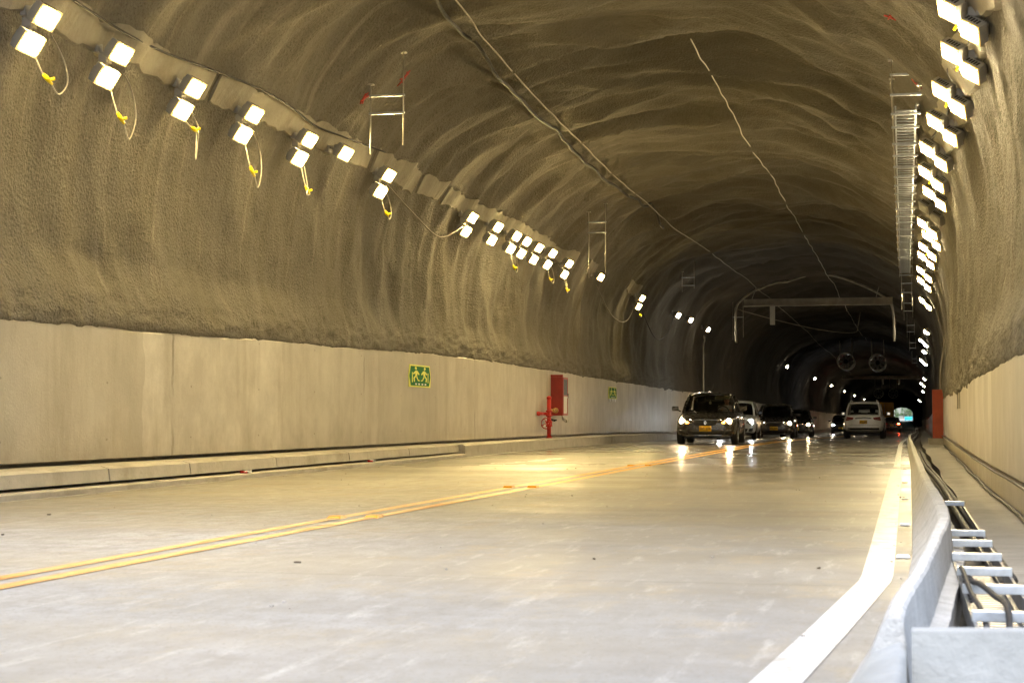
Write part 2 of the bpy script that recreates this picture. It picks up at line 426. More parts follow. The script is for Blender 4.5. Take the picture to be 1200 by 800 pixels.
def link(name, me, parent=None, label=None, cat=None, group=None, kind=None):
    o = bpy.data.objects.new(name, me); COL.objects.link(o)
    if parent is not None: o.parent = parent
    return tag(o, label, cat, group, kind)
def tag(o, label=None, cat=None, group=None, kind=None):
    if label: o['label'] = label
    if cat: o['category'] = cat
    if group: o['group'] = group
    if kind: o['kind'] = kind
    return o
def empty(name, loc=(0, 0, 0), label=None, cat=None, group=None, rz=0):
    o = bpy.data.objects.new(name, None); COL.objects.link(o); o.location = loc; o.rotation_euler.z = rz
    return tag(o, label, cat, group)
def copy_tree(o, parent=None):
    c = o.copy(); COL.objects.link(c); c.parent = parent
    for ch in list(o.children): copy_tree(ch, c)
    return c
def baked(me, mods, name):
    """mesh with modifiers applied (no operators)"""
    o = bpy.data.objects.new('baking', me); COL.objects.link(o)
    for fn in mods: fn(o)
    dg = bpy.context.evaluated_depsgraph_get(); dg.update()
    out = bpy.data.meshes.new_from_object(o.evaluated_get(dg), preserve_all_data_layers=True, depsgraph=dg)
    out.name = name; bpy.data.objects.remove(o); return out
def bez(pts, n=10):
    """smooth curve through points (Catmull-Rom)"""
    P = [Vector(p) for p in pts]; out = []
    for i in range(len(P) - 1):
        p0 = P[max(i - 1, 0)]; p1 = P[i]; p2 = P[i + 1]; p3 = P[min(i + 2, len(P) - 1)]
        for k in range(n):
            t = k / n
            out.append(.5 * ((2 * p1) + (p2 - p0) * t + (2 * p0 - 5 * p1 + 4 * p2 - p3) * t * t + (3 * p1 - p0 - 3 * p2 + p3) * t ** 3))
    out.append(P[-1]); return out
def rot_from(e1, e2, e3):
    return Matrix((e1, e2, e3)).transposed()

ORD = ['first', 'second', 'third', 'fourth', 'fifth', 'sixth', 'seventh', 'eighth', 'ninth', 'tenth', 'eleventh', 'twelfth',
       'thirteenth', 'fourteenth', 'fifteenth', 'sixteenth', 'seventeenth', 'eighteenth', 'nineteenth', 'twentieth',
       'twenty-first', 'twenty-second', 'twenty-third', 'twenty-fourth', 'twenty-fifth', 'twenty-sixth']

def yrange(a, b, s0=.5, grow=1.04, smax=6):
    ys = [a]; s = s0
    while ys[-1] < b: ys.append(min(b, ys[-1] + s)); s = min(smax, s * grow)
    return ys

YMOUTH, YEND = 7.5, 900.0

# ------------------------------------------------------------------ ground, road, markings, kerbs
mb = MB(); xs = [-900, -60, -12, -4, 4, 12, 60, 900]; ys = [-80, 0, 40] + list(range(60, 900, 20)) + [900, 960, 1400, 3500]
mb.add([(x, y, S(min(y, 960))[1] - .42) for y in ys for x in xs],
       [(j * 8 + i, j * 8 + i + 1, (j + 1) * 8 + i + 1, (j + 1) * 8 + i) for j in range(len(ys) - 1) for i in range(7)])
mb.build('ground', M['dirt'], kind='structure')

KB = [(-30, -.20), (3, -.20), (4.8, -.16), (6.2, -.06), (7.5, .0), (9.5, .035), (12, .045), (18, .06), (26, .08), (40, .07), (60, .05), (520, .05)]
KT = [(-30, -.05), (3.5, -.075), (4.8, -.045), (6.2, .035), (7.5, .10), (8.9, .165), (10, .178), (12, .165), (15.7, .135), (26, .115), (37, .10), (60, .08), (520, .08)]
KH = .24
def road_prof(y): return [(lerp(EDGE_L, y) - .02, 0), (-6.2, 0.0), (-3.95, .006), (-1.8, 0), (lerp(KB, y) + .02, 0),
                          (lerp(KB, y) + .02, -.35), (lerp(EDGE_L, y) - .02, -.35)]
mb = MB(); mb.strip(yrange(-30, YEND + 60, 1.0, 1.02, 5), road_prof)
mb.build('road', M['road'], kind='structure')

def flat_line(mb, ys, cx, w, z=.004):
    vs = []
    for y in ys:
        x = cx(y); zz = z + (.006 * max(0, 1 - abs(x + 3.95) / 2.2))
        vs += [place(x - w(y) / 2, y, zz), place(x + w(y) / 2, y, zz)]
    mb.add(vs, [(2 * i, 2 * i + 1, 2 * i + 3, 2 * i + 2) for i in range(len(ys) - 1)])
ysl = yrange(-30, YEND, .8, 1.02, 5)
for k, off in enumerate((-.115, .115)):
    mb = MB(); flat_line(mb, ysl, lambda y: -3.98 + off + .012 * math.sin(y * .35 + k), lambda y: .105 + .035 * max(0, min(1, (y - 14) / 14)))
    mb.build('centre_line', M['yellow'], kind='structure')
WL = [(2, -.62), (4.0, -.43), (4.91, -.36), (6.12, -.27), (8.0, -.14), (8.3, -.133), (10.2, -.128), (19, -.122), (25, -.115)]
mb = MB(); flat_line(mb, [2, 3, 4, 4.91, 6.12, 7.2, 7.85, 8.0, 8.15, 8.3, 9, 10.2, 12, 14, 17, 19, 22, 25], lambda y: lerp(WL, y), lambda y: .145)
mb.build('edge_line', M['white'], kind='structure')
mb = MB(); flat_line(mb, yrange(26.5, 300, 1, 1.03, 5), lambda y: -.12, lambda y: .10)
mb.build('edge_line', M['white'], kind='structure')
mb = MB(); flat_line(mb, yrange(9, 300, 1, 1.02, 5), lambda y: lerp(EDGE_L, y) + .06, lambda y: .07)
mb.build('edge_line', M['white'], kind='structure')

# left kerb: low step, slot, slab on top; beyond 31 m one plain kerb
def kl(y): return lerp(EDGE_L, y), lerp(WALL_L, y)
def low_step(y):
    e, w = kl(y); return [(e, -.3), (e, .05), (e - .03, .065), (w + .1, .065), (w + .1, -.3)]
def slab_prof(y):
    e, w = kl(y); f = e - .10 - max(0, (y - 20) * .002)
    return [(f, .098), (f - .02, .225), (f - .10, .25), (w - .10, .252), (w - .10, .098)]
def plain_kerb(y):
    e, w = kl(y); return [(e - .004, -.3), (e - .02, .21), (e - .08, .245), (w - .10, .245), (w - .10, -.3)]
ysa = yrange(YMOUTH, 31.5, .6, 1.0, 1)
mb = MB(); mb.strip(ysa, low_step); mb.strip(ysa, lambda y: [(lerp(WALL_L, y) + .26, .064), (lerp(WALL_L, y) + .26, .099), (lerp(WALL_L, y) + .06, .099), (lerp(WALL_L, y) + .06, .064)], mi=1)
mb.build('kerb', [M['kerb'], M['pit']], kind='structure')
slabs = [(7.5, 10.4), (10.42, 13.3), (13.32, 16.2), (16.22, 18.3), (18.32, 21.2), (21.22, 24.4), (24.42, 27.8), (27.82, 31.4)]
kerb_slab_group = 'concrete kerb slabs below the left wall'
for i, (a, b) in enumerate(slabs):
    if b < 13: continue
    mb = MB(); mb.strip(list(np.linspace(a, b - .012, 6)), slab_prof)
    mb.build('kerb_slab', M['kerb'], label=f'{ORD[i-2]} precast kerb slab from the left picture edge, under the pale left wall',
             cat='kerb slab', group=kerb_slab_group)
mb = MB(); mb.strip([31.45] + yrange(32, YEND, .8, 1.03, 6), plain_kerb); mb.build('kerb', M['kerb'], kind='structure')

# right side: parapet kerb
def parapet_prof(y):
    b, t = lerp(KB, y), lerp(KT, y)
    w = .045 + .02 * max(0, min(1, (y - 7) / 4))
    h = KH + .004 * math.sin(y * 1.7) + .003 * math.sin(y * 5.1) + .004 * float(noise2(y * 6.3, 2.0)) + .003 * float(noise2(y * 17., 4.0))
    w += .004 * float(noise2(y * 5.1, 9.0)) + .003 * float(noise2(y * 15., 6.0))
    return [(b, -.3), (b, .02), (b + (t - b) * .55, .12), (t - .006, h - .012), (t + .006, h), (t + w - .008, h), (t + w, h - .01), (t + w + .015, .06),
            (t + w + .07, .05), (t + w + .07, -.3)]
ysp = list(np.arange(4.45, 14, .05)) + yrange(14, YEND, .5, 1.04, 6)
mb = MB(); mb.strip(ysp, parapet_prof)
mb.build('parapet_kerb', M['parapet'], label='low white concrete parapet kerb curving between the road and the cable trench', cat='parapet')
# trench floor and walkway beyond it
mb = MB(); mb.strip(yrange(4.5, 300, .6, 1.03, 5), lambda y: [(lerp(KT, y) + .1, -.12), (.47, -.12), (.47, -.34), (lerp(KT, y) + .1, -.34)])
mb.build('trench_floor', M['pit'], kind='structure')
mb = MB(); mb.strip(yrange(4.5, YEND, .6, 1.03, 5), lambda y: [(.46 + .02 * math.sin(y * .8), .0), (lerp(WALL_R, y) + .05, .012), (lerp(WALL_R, y) + .05, -.34), (.46 + .02 * math.sin(y * .8), -.34)])
mb.build('walkway', M['walk'], kind='structure')

# near end wall of the catch pit
mb = MB()
mb.strip([4.36, 4.45], lambda y: [(.012, -.4), (.012, .222), (.4, .232), (.95, .236), (.95, -.4)])
mb.box((-.004, 3.70, .05), (.05, .16, .07), Matrix.Rotation(.3, 3, 'Y'))
me = mb.mesh('catch_pit_wall', M['pitwall'])
o = link('catch_pit_wall', me, label='pale concrete end wall of the catch pit in front of the cable trench', cat='pit wall')
# shoulder between white line and pit, broken edge
mb = MB(); n = 60
yy = np.linspace(2.0, 4.47, n); vs = []
for i, y in enumerate(yy):
    je = -.068 + (y - 2.0) * .028 + .006 * noise2(y * 9, 3.1) + .004 * noise2(y * 27, 1.2)
    zt = .188 + (y - 4.45) * .022 + .006 * noise2(y * 11, 8.0)
    sh_ = (4.45 - y) * .045
    for x, z in [(-.20 - sh_, .002), (-.165 - sh_, .035), (-.125 - sh_ * .8, .095), (-.085 - sh_ * .5, .155), (je - .018, zt - .004), (je, zt - .010), (je + .003, -.4)]:
        k = 1 if -.3 < z < .185 else .3
        vs.append((x + .003 * noise2(y * 12, x * 40), y, z + k * .005 * noise2(y * 14, x * 33)))
mb.add(vs, [(i * 7 + k, i * 7 + k + 1, (i + 1) * 7 + k + 1, (i + 1) * 7 + k) for i in range(n - 1) for k in range(6)], 0, True)
mb.build('pit_edge', M['pitwall'], label='broken concrete edge running into the parapet, left of the catch pit', cat='concrete edge')

# ------------------------------------------------------------------ lining walls
def wall_mb(tab, side, ztop, zbot):
    mb = MB(); ys = yrange(YMOUTH - 1, YEND, .5, 1.02, 5)
    def pr(y):
        x = lerp(tab, y); zt = lerp(ztop, y) + .012 * math.sin(y * .9) + .008 * math.sin(y * 2.7)
        return [(x, zbot), (x - side * .0, zt - .02), (x + side * .02, zt), (x + side * .32, zt + .03), (x + side * .32, -.36), (x + side * .24, -.36), (x + side * .24, zbot)]
    mb.strip(ys, pr); return mb
ZL = [(0, 1.68), (15, 1.70), (21, 1.79), (33, 1.97), (52, 1.9), (80, 1.95), (520, 1.95)]
ZR = [(0, 1.22), (20, 1.25), (40, 1.30), (520, 1.4)]
wall_mb(WALL_L, -1, ZL, .30).build('lining_wall', M['wall'], label='long pale cast concrete lining wall below the shotcrete, beside the oncoming lane', cat='wall')
wall_mb(WALL_R, 1, ZR, .26).build('lining_wall', M['wall'], label='short pale cast concrete lining wall above the walkway and cable trench', cat='wall')
# plinth under the right wall (darker groove above it)
mb = MB(); mb.strip(yrange(YMOUTH - 1, YEND, .6, 1.03, 5), lambda y: [(lerp(WALL_R, y) - .012, .006), (lerp(WALL_R, y) - .012, .215), (lerp(WALL_R, y) + .05, .225), (lerp(WALL_R, y) + .05, .006)])
mb.build('wall_plinth', M['wall'], label='low concrete plinth along the foot of the wall above the walkway', cat='plinth')

# ------------------------------------------------------------------ shotcrete vault
ysv = list(np.arange(YMOUTH, 30, .11)) + list(np.arange(30, 60, .16)) + list(np.arange(60, 130, .32)) + yrange(130, YEND, .6, 1.02, 7)
ysv = np.array(ysv); NU = 190
NEXP, Z0, VB = 2.5, 2.6, 4.45
tt = np.linspace(0, 1, NU)
th = PI * (1 - tt)
ux = np.sign(np.cos(th)) * np.abs(np.cos(th)) ** (2 / NEXP); uz = np.abs(np.sin(th)) ** (2 / NEXP)
# resample evenly, with straight flanks below the springing
fx = np.concatenate([[-1] * 12, ux, [1] * 12]); fz = np.concatenate([np.linspace(-.38, -.02, 12), uz, np.linspace(-.02, -.38, 12)])
seg = np.hypot(np.diff(fx * 4.95), np.diff(fz * VB)); arc = np.concatenate([[0], np.cumsum(seg)])
fine_ = np.arange(0, 1.7, .04); tgt = np.concatenate([fine_, np.linspace(1.7, arc[-1] - 1.7, 130), arc[-1] - fine_[::-1]]); NU = len(tgt); fx = np.interp(tgt, arc, fx); fz = np.interp(tgt, arc, fz)
ARC = arc[-1]
U, V = np.meshgrid(tgt, ysv)
ca = np.array([vault_ca(y) for y in ysv]); sh = np.array([S(y) for y in ysv])
X = ca[:, 0:1] + ca[:, 1:2] * fx[None]; Z = Z0 + VB * fz[None] + np.zeros_like(X)
# inward normal
dx = np.gradient(X, axis=1); dz = np.gradient(Z, axis=1); L = np.hypot(dx, dz) + 1e-9
nx, nz = dz / L, -dx / L          # points inward (left flank: dz>0 -> +x)
wv = V + 1.5 * noise2(U * .16, V * .10, 5) + .5 * noise2(U * .5, V * .3, 6)
def sst0(a, b, x):
    t = np.clip((x - a) / (b - a), 0, 1); return t * t * (3 - 2 * t)
def ridged(u, v, sd): return 1 - 2.0 * np.abs(noise2(u, v, sd))
f1 = ridged(U * .15, wv * .30, 1)
f2 = ridged(U * .24 + 40, wv * .72, 2)
f3 = ridged(U * .40 + 9, wv * 1.7, 13)
big = noise2(U * .28, V * .10, 9)
mid = noise2(U * .8, wv * 1.6, 3); sm = noise2(U * 2.6, V * 3.4, 4)
crown = np.exp(-((U - ARC / 2) / 5.0) ** 4)
flank = 1 - crown
D = crown * (.33 * np.clip(f1, -.6, 1) + .19 * f2 + .075 * f3 + .05 * mid) + flank * (.35 + .65 * sst0(19, 33, V)) * (.09 * f2 + .07 * f1 + .014 * f3 + .03 * mid) + .08 * big + .010 * sm
D = D - .06 + .022 * noise2(U * 2.0, V * 2.1, 31) + .012 * noise2(U * 4.6, V * 4.4, 32)
def sstep(a, b, x):
    t = np.clip((x - a) / (b - a), 0, 1); return t * t * (3 - 2 * t)
left = U < ARC / 2
wx = np.where(left, np.array([lerp(WALL_L, y) for y in ysv])[:, None], np.array([lerp(WALL_R, y) for y in ysv])[:, None])
wz = np.where(left, np.array([lerp(ZL, y) for y in ysv])[:, None], np.array([lerp(ZR, y) for y in ysv])[:, None])
tz = Z - wz - .03 * noise2(V * 1.3, U * 0 + 7, 21) - .02 * noise2(V * 4.1, U * 0 + 3, 22)
gap = np.abs(X - wx) * np.where(left, wx > X, wx < X)
wt_ = sstep(-.07, .0, tz) * (1 - sstep(.08 + .12 * noise2(V * .8, U * 0 + 4, 23), .9 + .2 * noise2(V * .6, U * 0 + 9, 24), tz))
D = D * (1 - wt_) + wt_ * (gap - .002) + np.sqrt(wt_) * (1 - sstep(.25, .55, tz)) * (.035 * noise2(U * 4, V * 3.5, 11) + .035 * noise2(U * 9, V * 8, 12) + .022 * noise2(U * 19, V * 17, 14))
D = np.where(tz < -.07, np.minimum(D, 0.0), D)
D += np.exp(-((V - 31) / 9) ** 2) * np.clip((U - ARC * .72) / 3, 0, 1) * .16 * (1 - wt_)
D += np.clip((V - 110) / 30, 0, 1) * .10 * np.exp(-((np.mod(V, 7.5) - 3.75) / .5) ** 2)
X2 = X + nx * D + sh[:, 0:1]; Z2 = Z + nz * D + sh[:, 1:2]
nv = len(ysv)
me = bpy.data.meshes.new('tunnel_vault')
co = np.stack([X2, V, Z2], -1).reshape(-1, 3)
idx = np.arange(nv * NU).reshape(nv, NU)
quads = np.stack([idx[:-1, :-1], idx[1:, :-1], idx[1:, 1:], idx[:-1, 1:]], -1).reshape(-1, 4)
me.vertices.add(len(co)); me.vertices.foreach_set('co', co.ravel())
me.loops.add(quads.size); me.loops.foreach_set('vertex_index', quads.ravel().astype(np.int32))
me.polygons.add(len(quads)); me.polygons.foreach_set('loop_start', np.arange(0, quads.size, 4, dtype=np.int32))
me.polygons.foreach_set('use_smooth', np.ones(len(quads), bool))
uvl = me.uv_layers.new(name='hoop')
uvc = np.stack([U, V], -1).reshape(-1, 2)[quads.ravel()]
uvl.data.foreach_set('uv', uvc.ravel().astype(np.float32))
me.update(calc_edges=True); me.validate()
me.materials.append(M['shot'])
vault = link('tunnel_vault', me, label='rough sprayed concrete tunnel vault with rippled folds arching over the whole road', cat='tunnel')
VB_TREE = BVHTree.FromPolygons([tuple(c) for c in co], [tuple(q) for q in quads.tolist()])
def vault_hit(p, d):
    h = VB_TREE.ray_cast(Vector(p), Vector(d).normalized(), 30)
    return h[0]
def wall_left_at(y, z):    # actual surface point of the left flank
    p = place(-3.8, y, z); h = vault_hit(p, (-1, 0, 0)); return h if h else Vector(place(-8.5, y, z))
def wall_right_at(y, z):
    p = place(-3.8, y, z); h = vault_hit(p, (1, 0, 0)); return h if h else Vector(place(.9, y, z))
def roof_at(x, y):
    sx, sz = S(y); h = vault_hit((x + sx, y, 1.0 + sz), (0, 0, 1)); return h if h else Vector(place(x, y, 6.9))

# red spray marks on the vault (thin skins lying on the surface, part of the vault)
def spray(px, py, pz, d, size, n=7):
    h = vault_hit((px, py, pz), d)
    if h is None: return
    mb = MB()
    for k in range(n):
        a = random.uniform(0, PI); c = Vector((random.uniform(-size, size), random.uniform(-size, size))) * .3
        l = size * random.uniform(.45, .8); pts = []
        for s in (-1, -.5, 0, .5, 1):
            q = c + Vector((math.cos(a), math.sin(a))) * l * s
            q3 = Vector((px, py, pz)) + Vector((0, q.x, q.y)) if abs(d[0]) > .6 else Vector((px, py, pz)) + Vector((q.x, q.y, 0))
            g = vault_hit(q3, d)
            if g: pts.append(g - Vector(d).normalized() * .006)
        if len(pts) > 2: mb.tube(pts, .012, 5)
    mb.build('spray_mark', M['spray'], vault)
spray(-3.8, 25.1, 6.0, (-1, 0, 0), .16, 8)
spray(-3.8, 23.9, 5.45, (-1, 0, 0), .10, 5)
spray(-.13, 22.1, 3.0, (0, 0, 1), .10, 5)
spray(.22, 23.9, 3.0, (0, 0, 1), .09, 4)

# ------------------------------------------------------------------ floodlights
def head_meshes(n, e1, tagname, w=.275, h=.215, t=.105, dome=.022):
    n = Vector(n).normalized(); e1 = Vector(e1); e1 = (e1 - n * e1.dot(n)).normalized(); e2 = n.cross(e1).normalized()
    if e2.z > 0: e2 = -e2
    R = rot_from(e1, e2, n)
    b = MB(); b.box(R @ Vector((0, 0, -t / 2)), (w, h, t), R, 0, .012)
    b.box(R @ Vector((0, .01, -t - .02)), (w * .7, h * .6, .045), R, 0, .008)
    for k in range(7): b.box(R @ Vector((-w * .3 + k * w * .1, .01, -t - .05)), (.006, h * .55, .03), R)
    r = MB()
    for sx, sy, bw, bh in ((0, -h / 2 + .016, w - .006, .03), (0, h / 2 - .016, w - .006, .03), (-w / 2 + .016, 0, .03, h - .064), (w / 2 - .016, 0, .03, h - .064)):
        r.box(R @ Vector((sx, sy, .004)), (bw, bh, .012), R)
    l = MB(); l.box(R @ Vector((0, 0, dome / 2 - .002)), (w - .066, h - .066, dome), R, 0, .004)
    v = MB()
    for k in range(5): v.box(R @ Vector((-.075 + .0375 * k, -h / 2 - .001, -t * .5)), (.022, .006, t * .5), R)
    return dict(body=b.mesh('lamp_head_' + tagname, M['lampgrey']), rim=r.mesh('face_rim_' + tagname, M['rim_glow']), rimoff=r.mesh('face_rim_' + tagname, M['lampgrey']),
                lens=l.mesh('lens_' + tagname, M['lens' if tagname == 'left' else 'lensright']), lenscool=_remat(l, M['lenscool'], tagname), off=_remat(l, M['lensoff'], tagname),
                vent=v.mesh('vent_' + tagname, M['lampdark']))
def _remat(l, m, nm): return l.mesh('lens_' + nm, m)
NL, E1L = (.78, -.32, -.54), (.40, .85, -.25)
NR, E1R = (-.76, -.38, -.52), (.64, -.57, -.50)
HL = head_meshes(NL, E1L, 'left'); HR = head_meshes(NR, E1R, 'right'); HF = head_meshes((-.62, -.10, -.78), (.75, -.2, -.6), 'far', dome=.07)

def flood(pos, offs, wallpt, H, label, group, lit='lens', name='twin_floodlight', vents=True):
    """offs: positions of the lamp heads relative to pos; wallpt: where the arm meets the rock"""
    t = empty(name, pos, label, 'floodlight', group)
    P = Vector(pos)
    mb = MB()
    back = Vector(NL if H is HL else NR).normalized() * -.12
    pts = [Vector(o) + back for o in offs]
    W = Vector(wallpt) - P
    mid = sum(pts, Vector()) / len(pts)
    if len(pts) > 1: mb.tube([pts[0], pts[1]], .016, 6)
    for p in pts: mb.tube([p, p - back * .45], .02, 6)
    mb.tube([mid, mid.lerp(W, .6), W], .022, 6)
    d = (W - mid).normalized()
    mb.box(W - d * .01, (.06, .16, .16), None, 0, .01)
    mb.build('bracket', M['lampgrey'], t)
    # junction box behind the heads
    j = MB(); j.box(mid + back * .45, (.10, .13, .10), None, 0, .015); j.build('junction_box', M['lampgrey'], t)
    for o in offs:
        b = link('lamp_head', H['body'], t); b.location = o
        link('face_rim', H['rimoff' if lit == 'off' else 'rim'], b); link('lens', H[lit], b)
        if vents: link('vent', H['vent'], b)
    return t

def lead(pts, plug_i, label, group, r=.0075):
    """white flex with a yellow plug"""
    c = bez(pts, 8); mb = MB(); mb.tube(c, r, 6)
    o = mb.build('lamp_lead', M['wcable'], label=label, cat='cable', group=group)
    a, b = Vector(pts[plug_i]), Vector(pts[plug_i + 1]); d = (b - a).normalized()
    p = MB(); L = .17
    p.tube([a, a + d * L * .25, a + d * L * .27, a + d * L * .7, a + d * L * .72, a + d * L], [.016, .018, .024, .024, .018, .014], 8)
    q = a + d * L * .62
    p.tube([q, q + Vector((.05, .03, .02))], .018, 6)
    p.build('plug', M['plug'], o); return o

LY = [14.98, 16.67, 18.63, 20.42, 22.47, 23.76, 26.08, 32.0, 33.7, 35.5, 36.6, 38.04, 39.4, 42.17, 46.4, 54.5, 63, 66, 72.5, 116, 146, 173, 205, 240, 285]
LG = 'floodlights along the left side of the vault'
pair = 0
left_pos = []
for i, y in enumerate(LY):
    x = -8.1 - .004 * max(0, min(y, 60) - 15); z = 4.62
    w = wall_left_at(y + .05, z + .12)
    P = Vector(place(x, y, z)); P.x = max(P.x, w.x + .25); left_pos.append(P)
    if i in (5, 14):
        lab = 'single lit floodlight turned edge-on between the fifth pair and the isolated pair on the left' if i == 5 else \
              'single small floodlight right after the dense left cluster, below a hanging rod'
        flood(P, [(.05, 0, 0)], w, HL, lab, LG, name='single_floodlight')
    elif i in (16, 17, 18):
        lab = ['single far lit floodlight on the left vault, nearer one of two close together', 'single far lit floodlight on the left vault, farther one of two close together',
               'single far lit floodlight above the thin vertical pipe'][i - 16]
        flood(P, [(0, 0, 0)], w, HL, lab, LG, 'lenscool', 'single_floodlight', False)
    elif i > 18:
        flood(P, [(0, 0, 0)], w, HL, f'{ORD[i-19]} tiny distant floodlight on the dark left vault, counted from the camera', LG, 'lenscool', 'single_floodlight', False)
    else:
        where = {6: 'isolated lit twin floodlight past the single lamp on the left vault', 15: 'isolated lit twin floodlight beyond the small single lamp on the left'}.get(i)
        if i < 5: where = f'{ORD[i]} lit twin floodlight from the left picture edge, bright warm white'
        if 7 <= i <= 13: where = f'{ORD[i-7]} twin floodlight of the dense lit cluster halfway along the left vault'
        flood(P, [(0, 0, 0), (-.10, -.13, -.28)], w, HL, where, LG)
LLG = 'flex leads with yellow plugs below the left floodlights'
def hang(i, dy, label, drop=.32, loop=.09, span=.65):
    P = left_pos[i]; a = P + Vector((-.12, .0, -.38)); s = Vector((0, span, .02))
    lead([a, a + Vector((.02, .12, -drop * .45)), a + Vector((.03, .25, -drop * .62)), a + Vector((.04, span * .62, -drop * .62 - loop)), a + Vector((.02, span * .95, -drop * .4)),
          a + Vector((-.06, span * 1.05, .12)), a + Vector((-.24, span * 1.12, .42))], 1, label, LLG)
hang(0, 0, 'pale flex loop with yellow plug under the first twin floodlight on the left')
hang(1, 0, 'pale flex loop with yellow plug under the second twin floodlight on the left', .5, .16, .6)
hang(2, 0, 'pale flex with yellow plug high beside the third twin floodlight on the left', .12, .35, .35)
hang(3, 0, 'longest pale flex loop with yellow plug under the fourth twin floodlight on the left', .6, .14, .55)
hang(4, 0, 'thin flex with yellow plug below the fifth twin floodlight on the left', .55, .02, .2)
hang(6, 0, 'flex with yellow plug under the isolated twin floodlight past the single lamp', .38, .05, .5)
hang(9, 0, 'flex with yellow plug under the third twin floodlight of the dense left cluster', .5, .05, .6)
hang(12, 0, 'flex with yellow plug under the sixth twin floodlight of the dense left cluster', .4, .05, .7)
hang(13, 0, 'short flex with yellow plug under the last twin floodlight of the dense left cluster', .5, .02, .3)
hang(15, 0, 'short flex with yellow plug under the isolated twin floodlight far along the left', .3, .02, .6)

# feeder cables along the lamp row (left)
def feeder(pts, label, r=.014, mat='bcable', name='feeder_cable', group='cables strung along the vault'):
    mb = MB(); mb.tube(bez(pts, 6), r, 6); return mb.build(name, M[mat], label=label, cat='cable', group=group)
pts = [wall_left_at(y, 4.95 + .05 * math.sin(y)) + Vector((.10, 0, 0)) for y in np.arange(14, 26.1, 1.0)]
feeder(pts, 'dark feeder cable draped along the mortar band above the near left floodlights')
P6, P7 = left_pos[6], left_pos[7]
feeder([P6 + Vector((-.1, .2, -.1)), P6.lerp(P7, .3) + Vector((-.05, 0, -.42)), P6.lerp(P7, .6) + Vector((-.05, 0, -.62)), P7 + Vector((-.12, -.3, -.2))],
       'sagging pale cable between the isolated twin floodlight and the dense left cluster', .012, 'gcable')
P14, P15, P16 = left_pos[14], left_pos[15], left_pos[16]
feeder([P14 + Vector((-.1, .1, -.2)), P14.lerp(P15, .35) + Vector((-.1, 0, -.9)), P14.lerp(P15, .7) + Vector((-.1, 0, -.85)), P15 + Vector((-.1, -.2, .1))],
       'deep sagging cable between the single lamp and the isolated twin floodlight farther on', .014, 'gcable')
feeder([P15 + Vector((-.1, .1, -.2)), P15.lerp(P16, .4) + Vector((-.1, 0, -1.1)), P15.lerp(P16, .75) + Vector((-.1, 0, -.8)), P16 + Vector((-.1, -.2, .1))],
       'dark slack cable beyond the farthest isolated twin floodlight on the left', .014, 'bcable')

# mortar bands the lamps are fixed to
BG = 'smooth mortar pads behind the left floodlights'
def band(y0, y1, z0, z1, th, label, side=-1, grp=BG):
    mb = MB(); vs = []; ys = np.linspace(y0, y1, max(5, int((y1 - y0) / .12)))
    for y in ys:
        f = wall_left_at if side < 0 else wall_right_at
        lo, hi = f(y, z0), f(y, z1); s = -side
        w = .05 * noise2(y * 1.7, z0 * 9) + .03 * noise2(y * 5, z1 * 7); w2 = .05 * noise2(y * 1.9, z1 * 9) + .03 * noise2(y * 6, z0 * 5); lo = f(y, z0 + w); hi = f(y, z1 + w2)
        vs += [lo + Vector((s * th, 0, 0)), hi + Vector((s * th, 0, 0)), hi + Vector((-s * .12, 0, .03)), lo + Vector((-s * .12, 0, -.03))]
    n = len(ys)
    fs = [(i * 4 + k, i * 4 + (k + 1) % 4, i * 4 + 4 + (k + 1) % 4, i * 4 + 4 + k) for i in range(n - 1) for k in range(4)] + [(0, 1, 2, 3), ((n - 1) * 4 + 3, (n - 1) * 4 + 2, (n - 1) * 4 + 1, (n - 1) * 4)]
    mb.add(vs, fs); return mb.build('mortar_pad', M['mortar'], label=label, cat='mortar pad', group=grp)
for (a, b, z0, z1, lab) in [(13.2, 19.6, 4.66, 4.98, 'long smooth mortar band behind the first three left floodlight pairs'),
                        (19.75, 25.7, 4.68, 5.0, 'long smooth mortar band behind the fourth and fifth left floodlight pairs and the single lamp'),
                        (25.9, 28.7, 4.68, 5.04, 'ragged mortar band right after the isolated left floodlight pair'),
                        (29.0, 30.1, 4.72, 5.05, 'short pale block on the left vault just before the dense floodlight cluster'),
                        (30.4, 43.6, 4.72, 5.0, 'long mortar band above the dense left floodlight cluster'),
                        (45.2, 46.8, 4.7, 5.0, 'small mortar pad at the small single left floodlight'), (52.5, 54.8, 4.72, 5.05, 'small mortar pad at the farthest isolated left floodlight pair')]:
    band(a, b, z0, z1, .03, lab)

RY = [15.77, 16.61, 18.58, 20.74, 22.89, 25.23, 27.6, 30.08, 32.3, 34.91, 37.25, 39.71, 41.93, 46.05, 49.38, 57.3, 72, 83, 90, 107, 140, 165, 195, 300]
RY = RY[1:]
RG = 'floodlights along the right side of the vault'
right_pos = []
for i, y in enumerate(RY):
    P = Vector(place(.75, y, 4.40)); w = wall_right_at(y, 4.62); P.x = min(P.x, w.x - .10); right_pos.append(P)
    offs = [(0, 0, 0), (-.20, 0, .21)]
    if i < 15:
        off = i == 7
        flood(P, offs, w, HR, f'{ORD[i]} twin floodlight from the top of the right-hand row, ' + ('the only unlit one' if off else 'lit warm white'), RG, 'off' if off else 'lens')
    else:
        flood(P, [(0, 0, 0)] if i % 2 else offs, w, HF, f'{ORD[i-15]} small distant floodlight beyond the long right-hand row', RG, 'lenscool', 'twin_floodlight' if not i % 2 else 'single_floodlight', False)
RLG = 'flex leads with yellow plugs on the right floodlights'
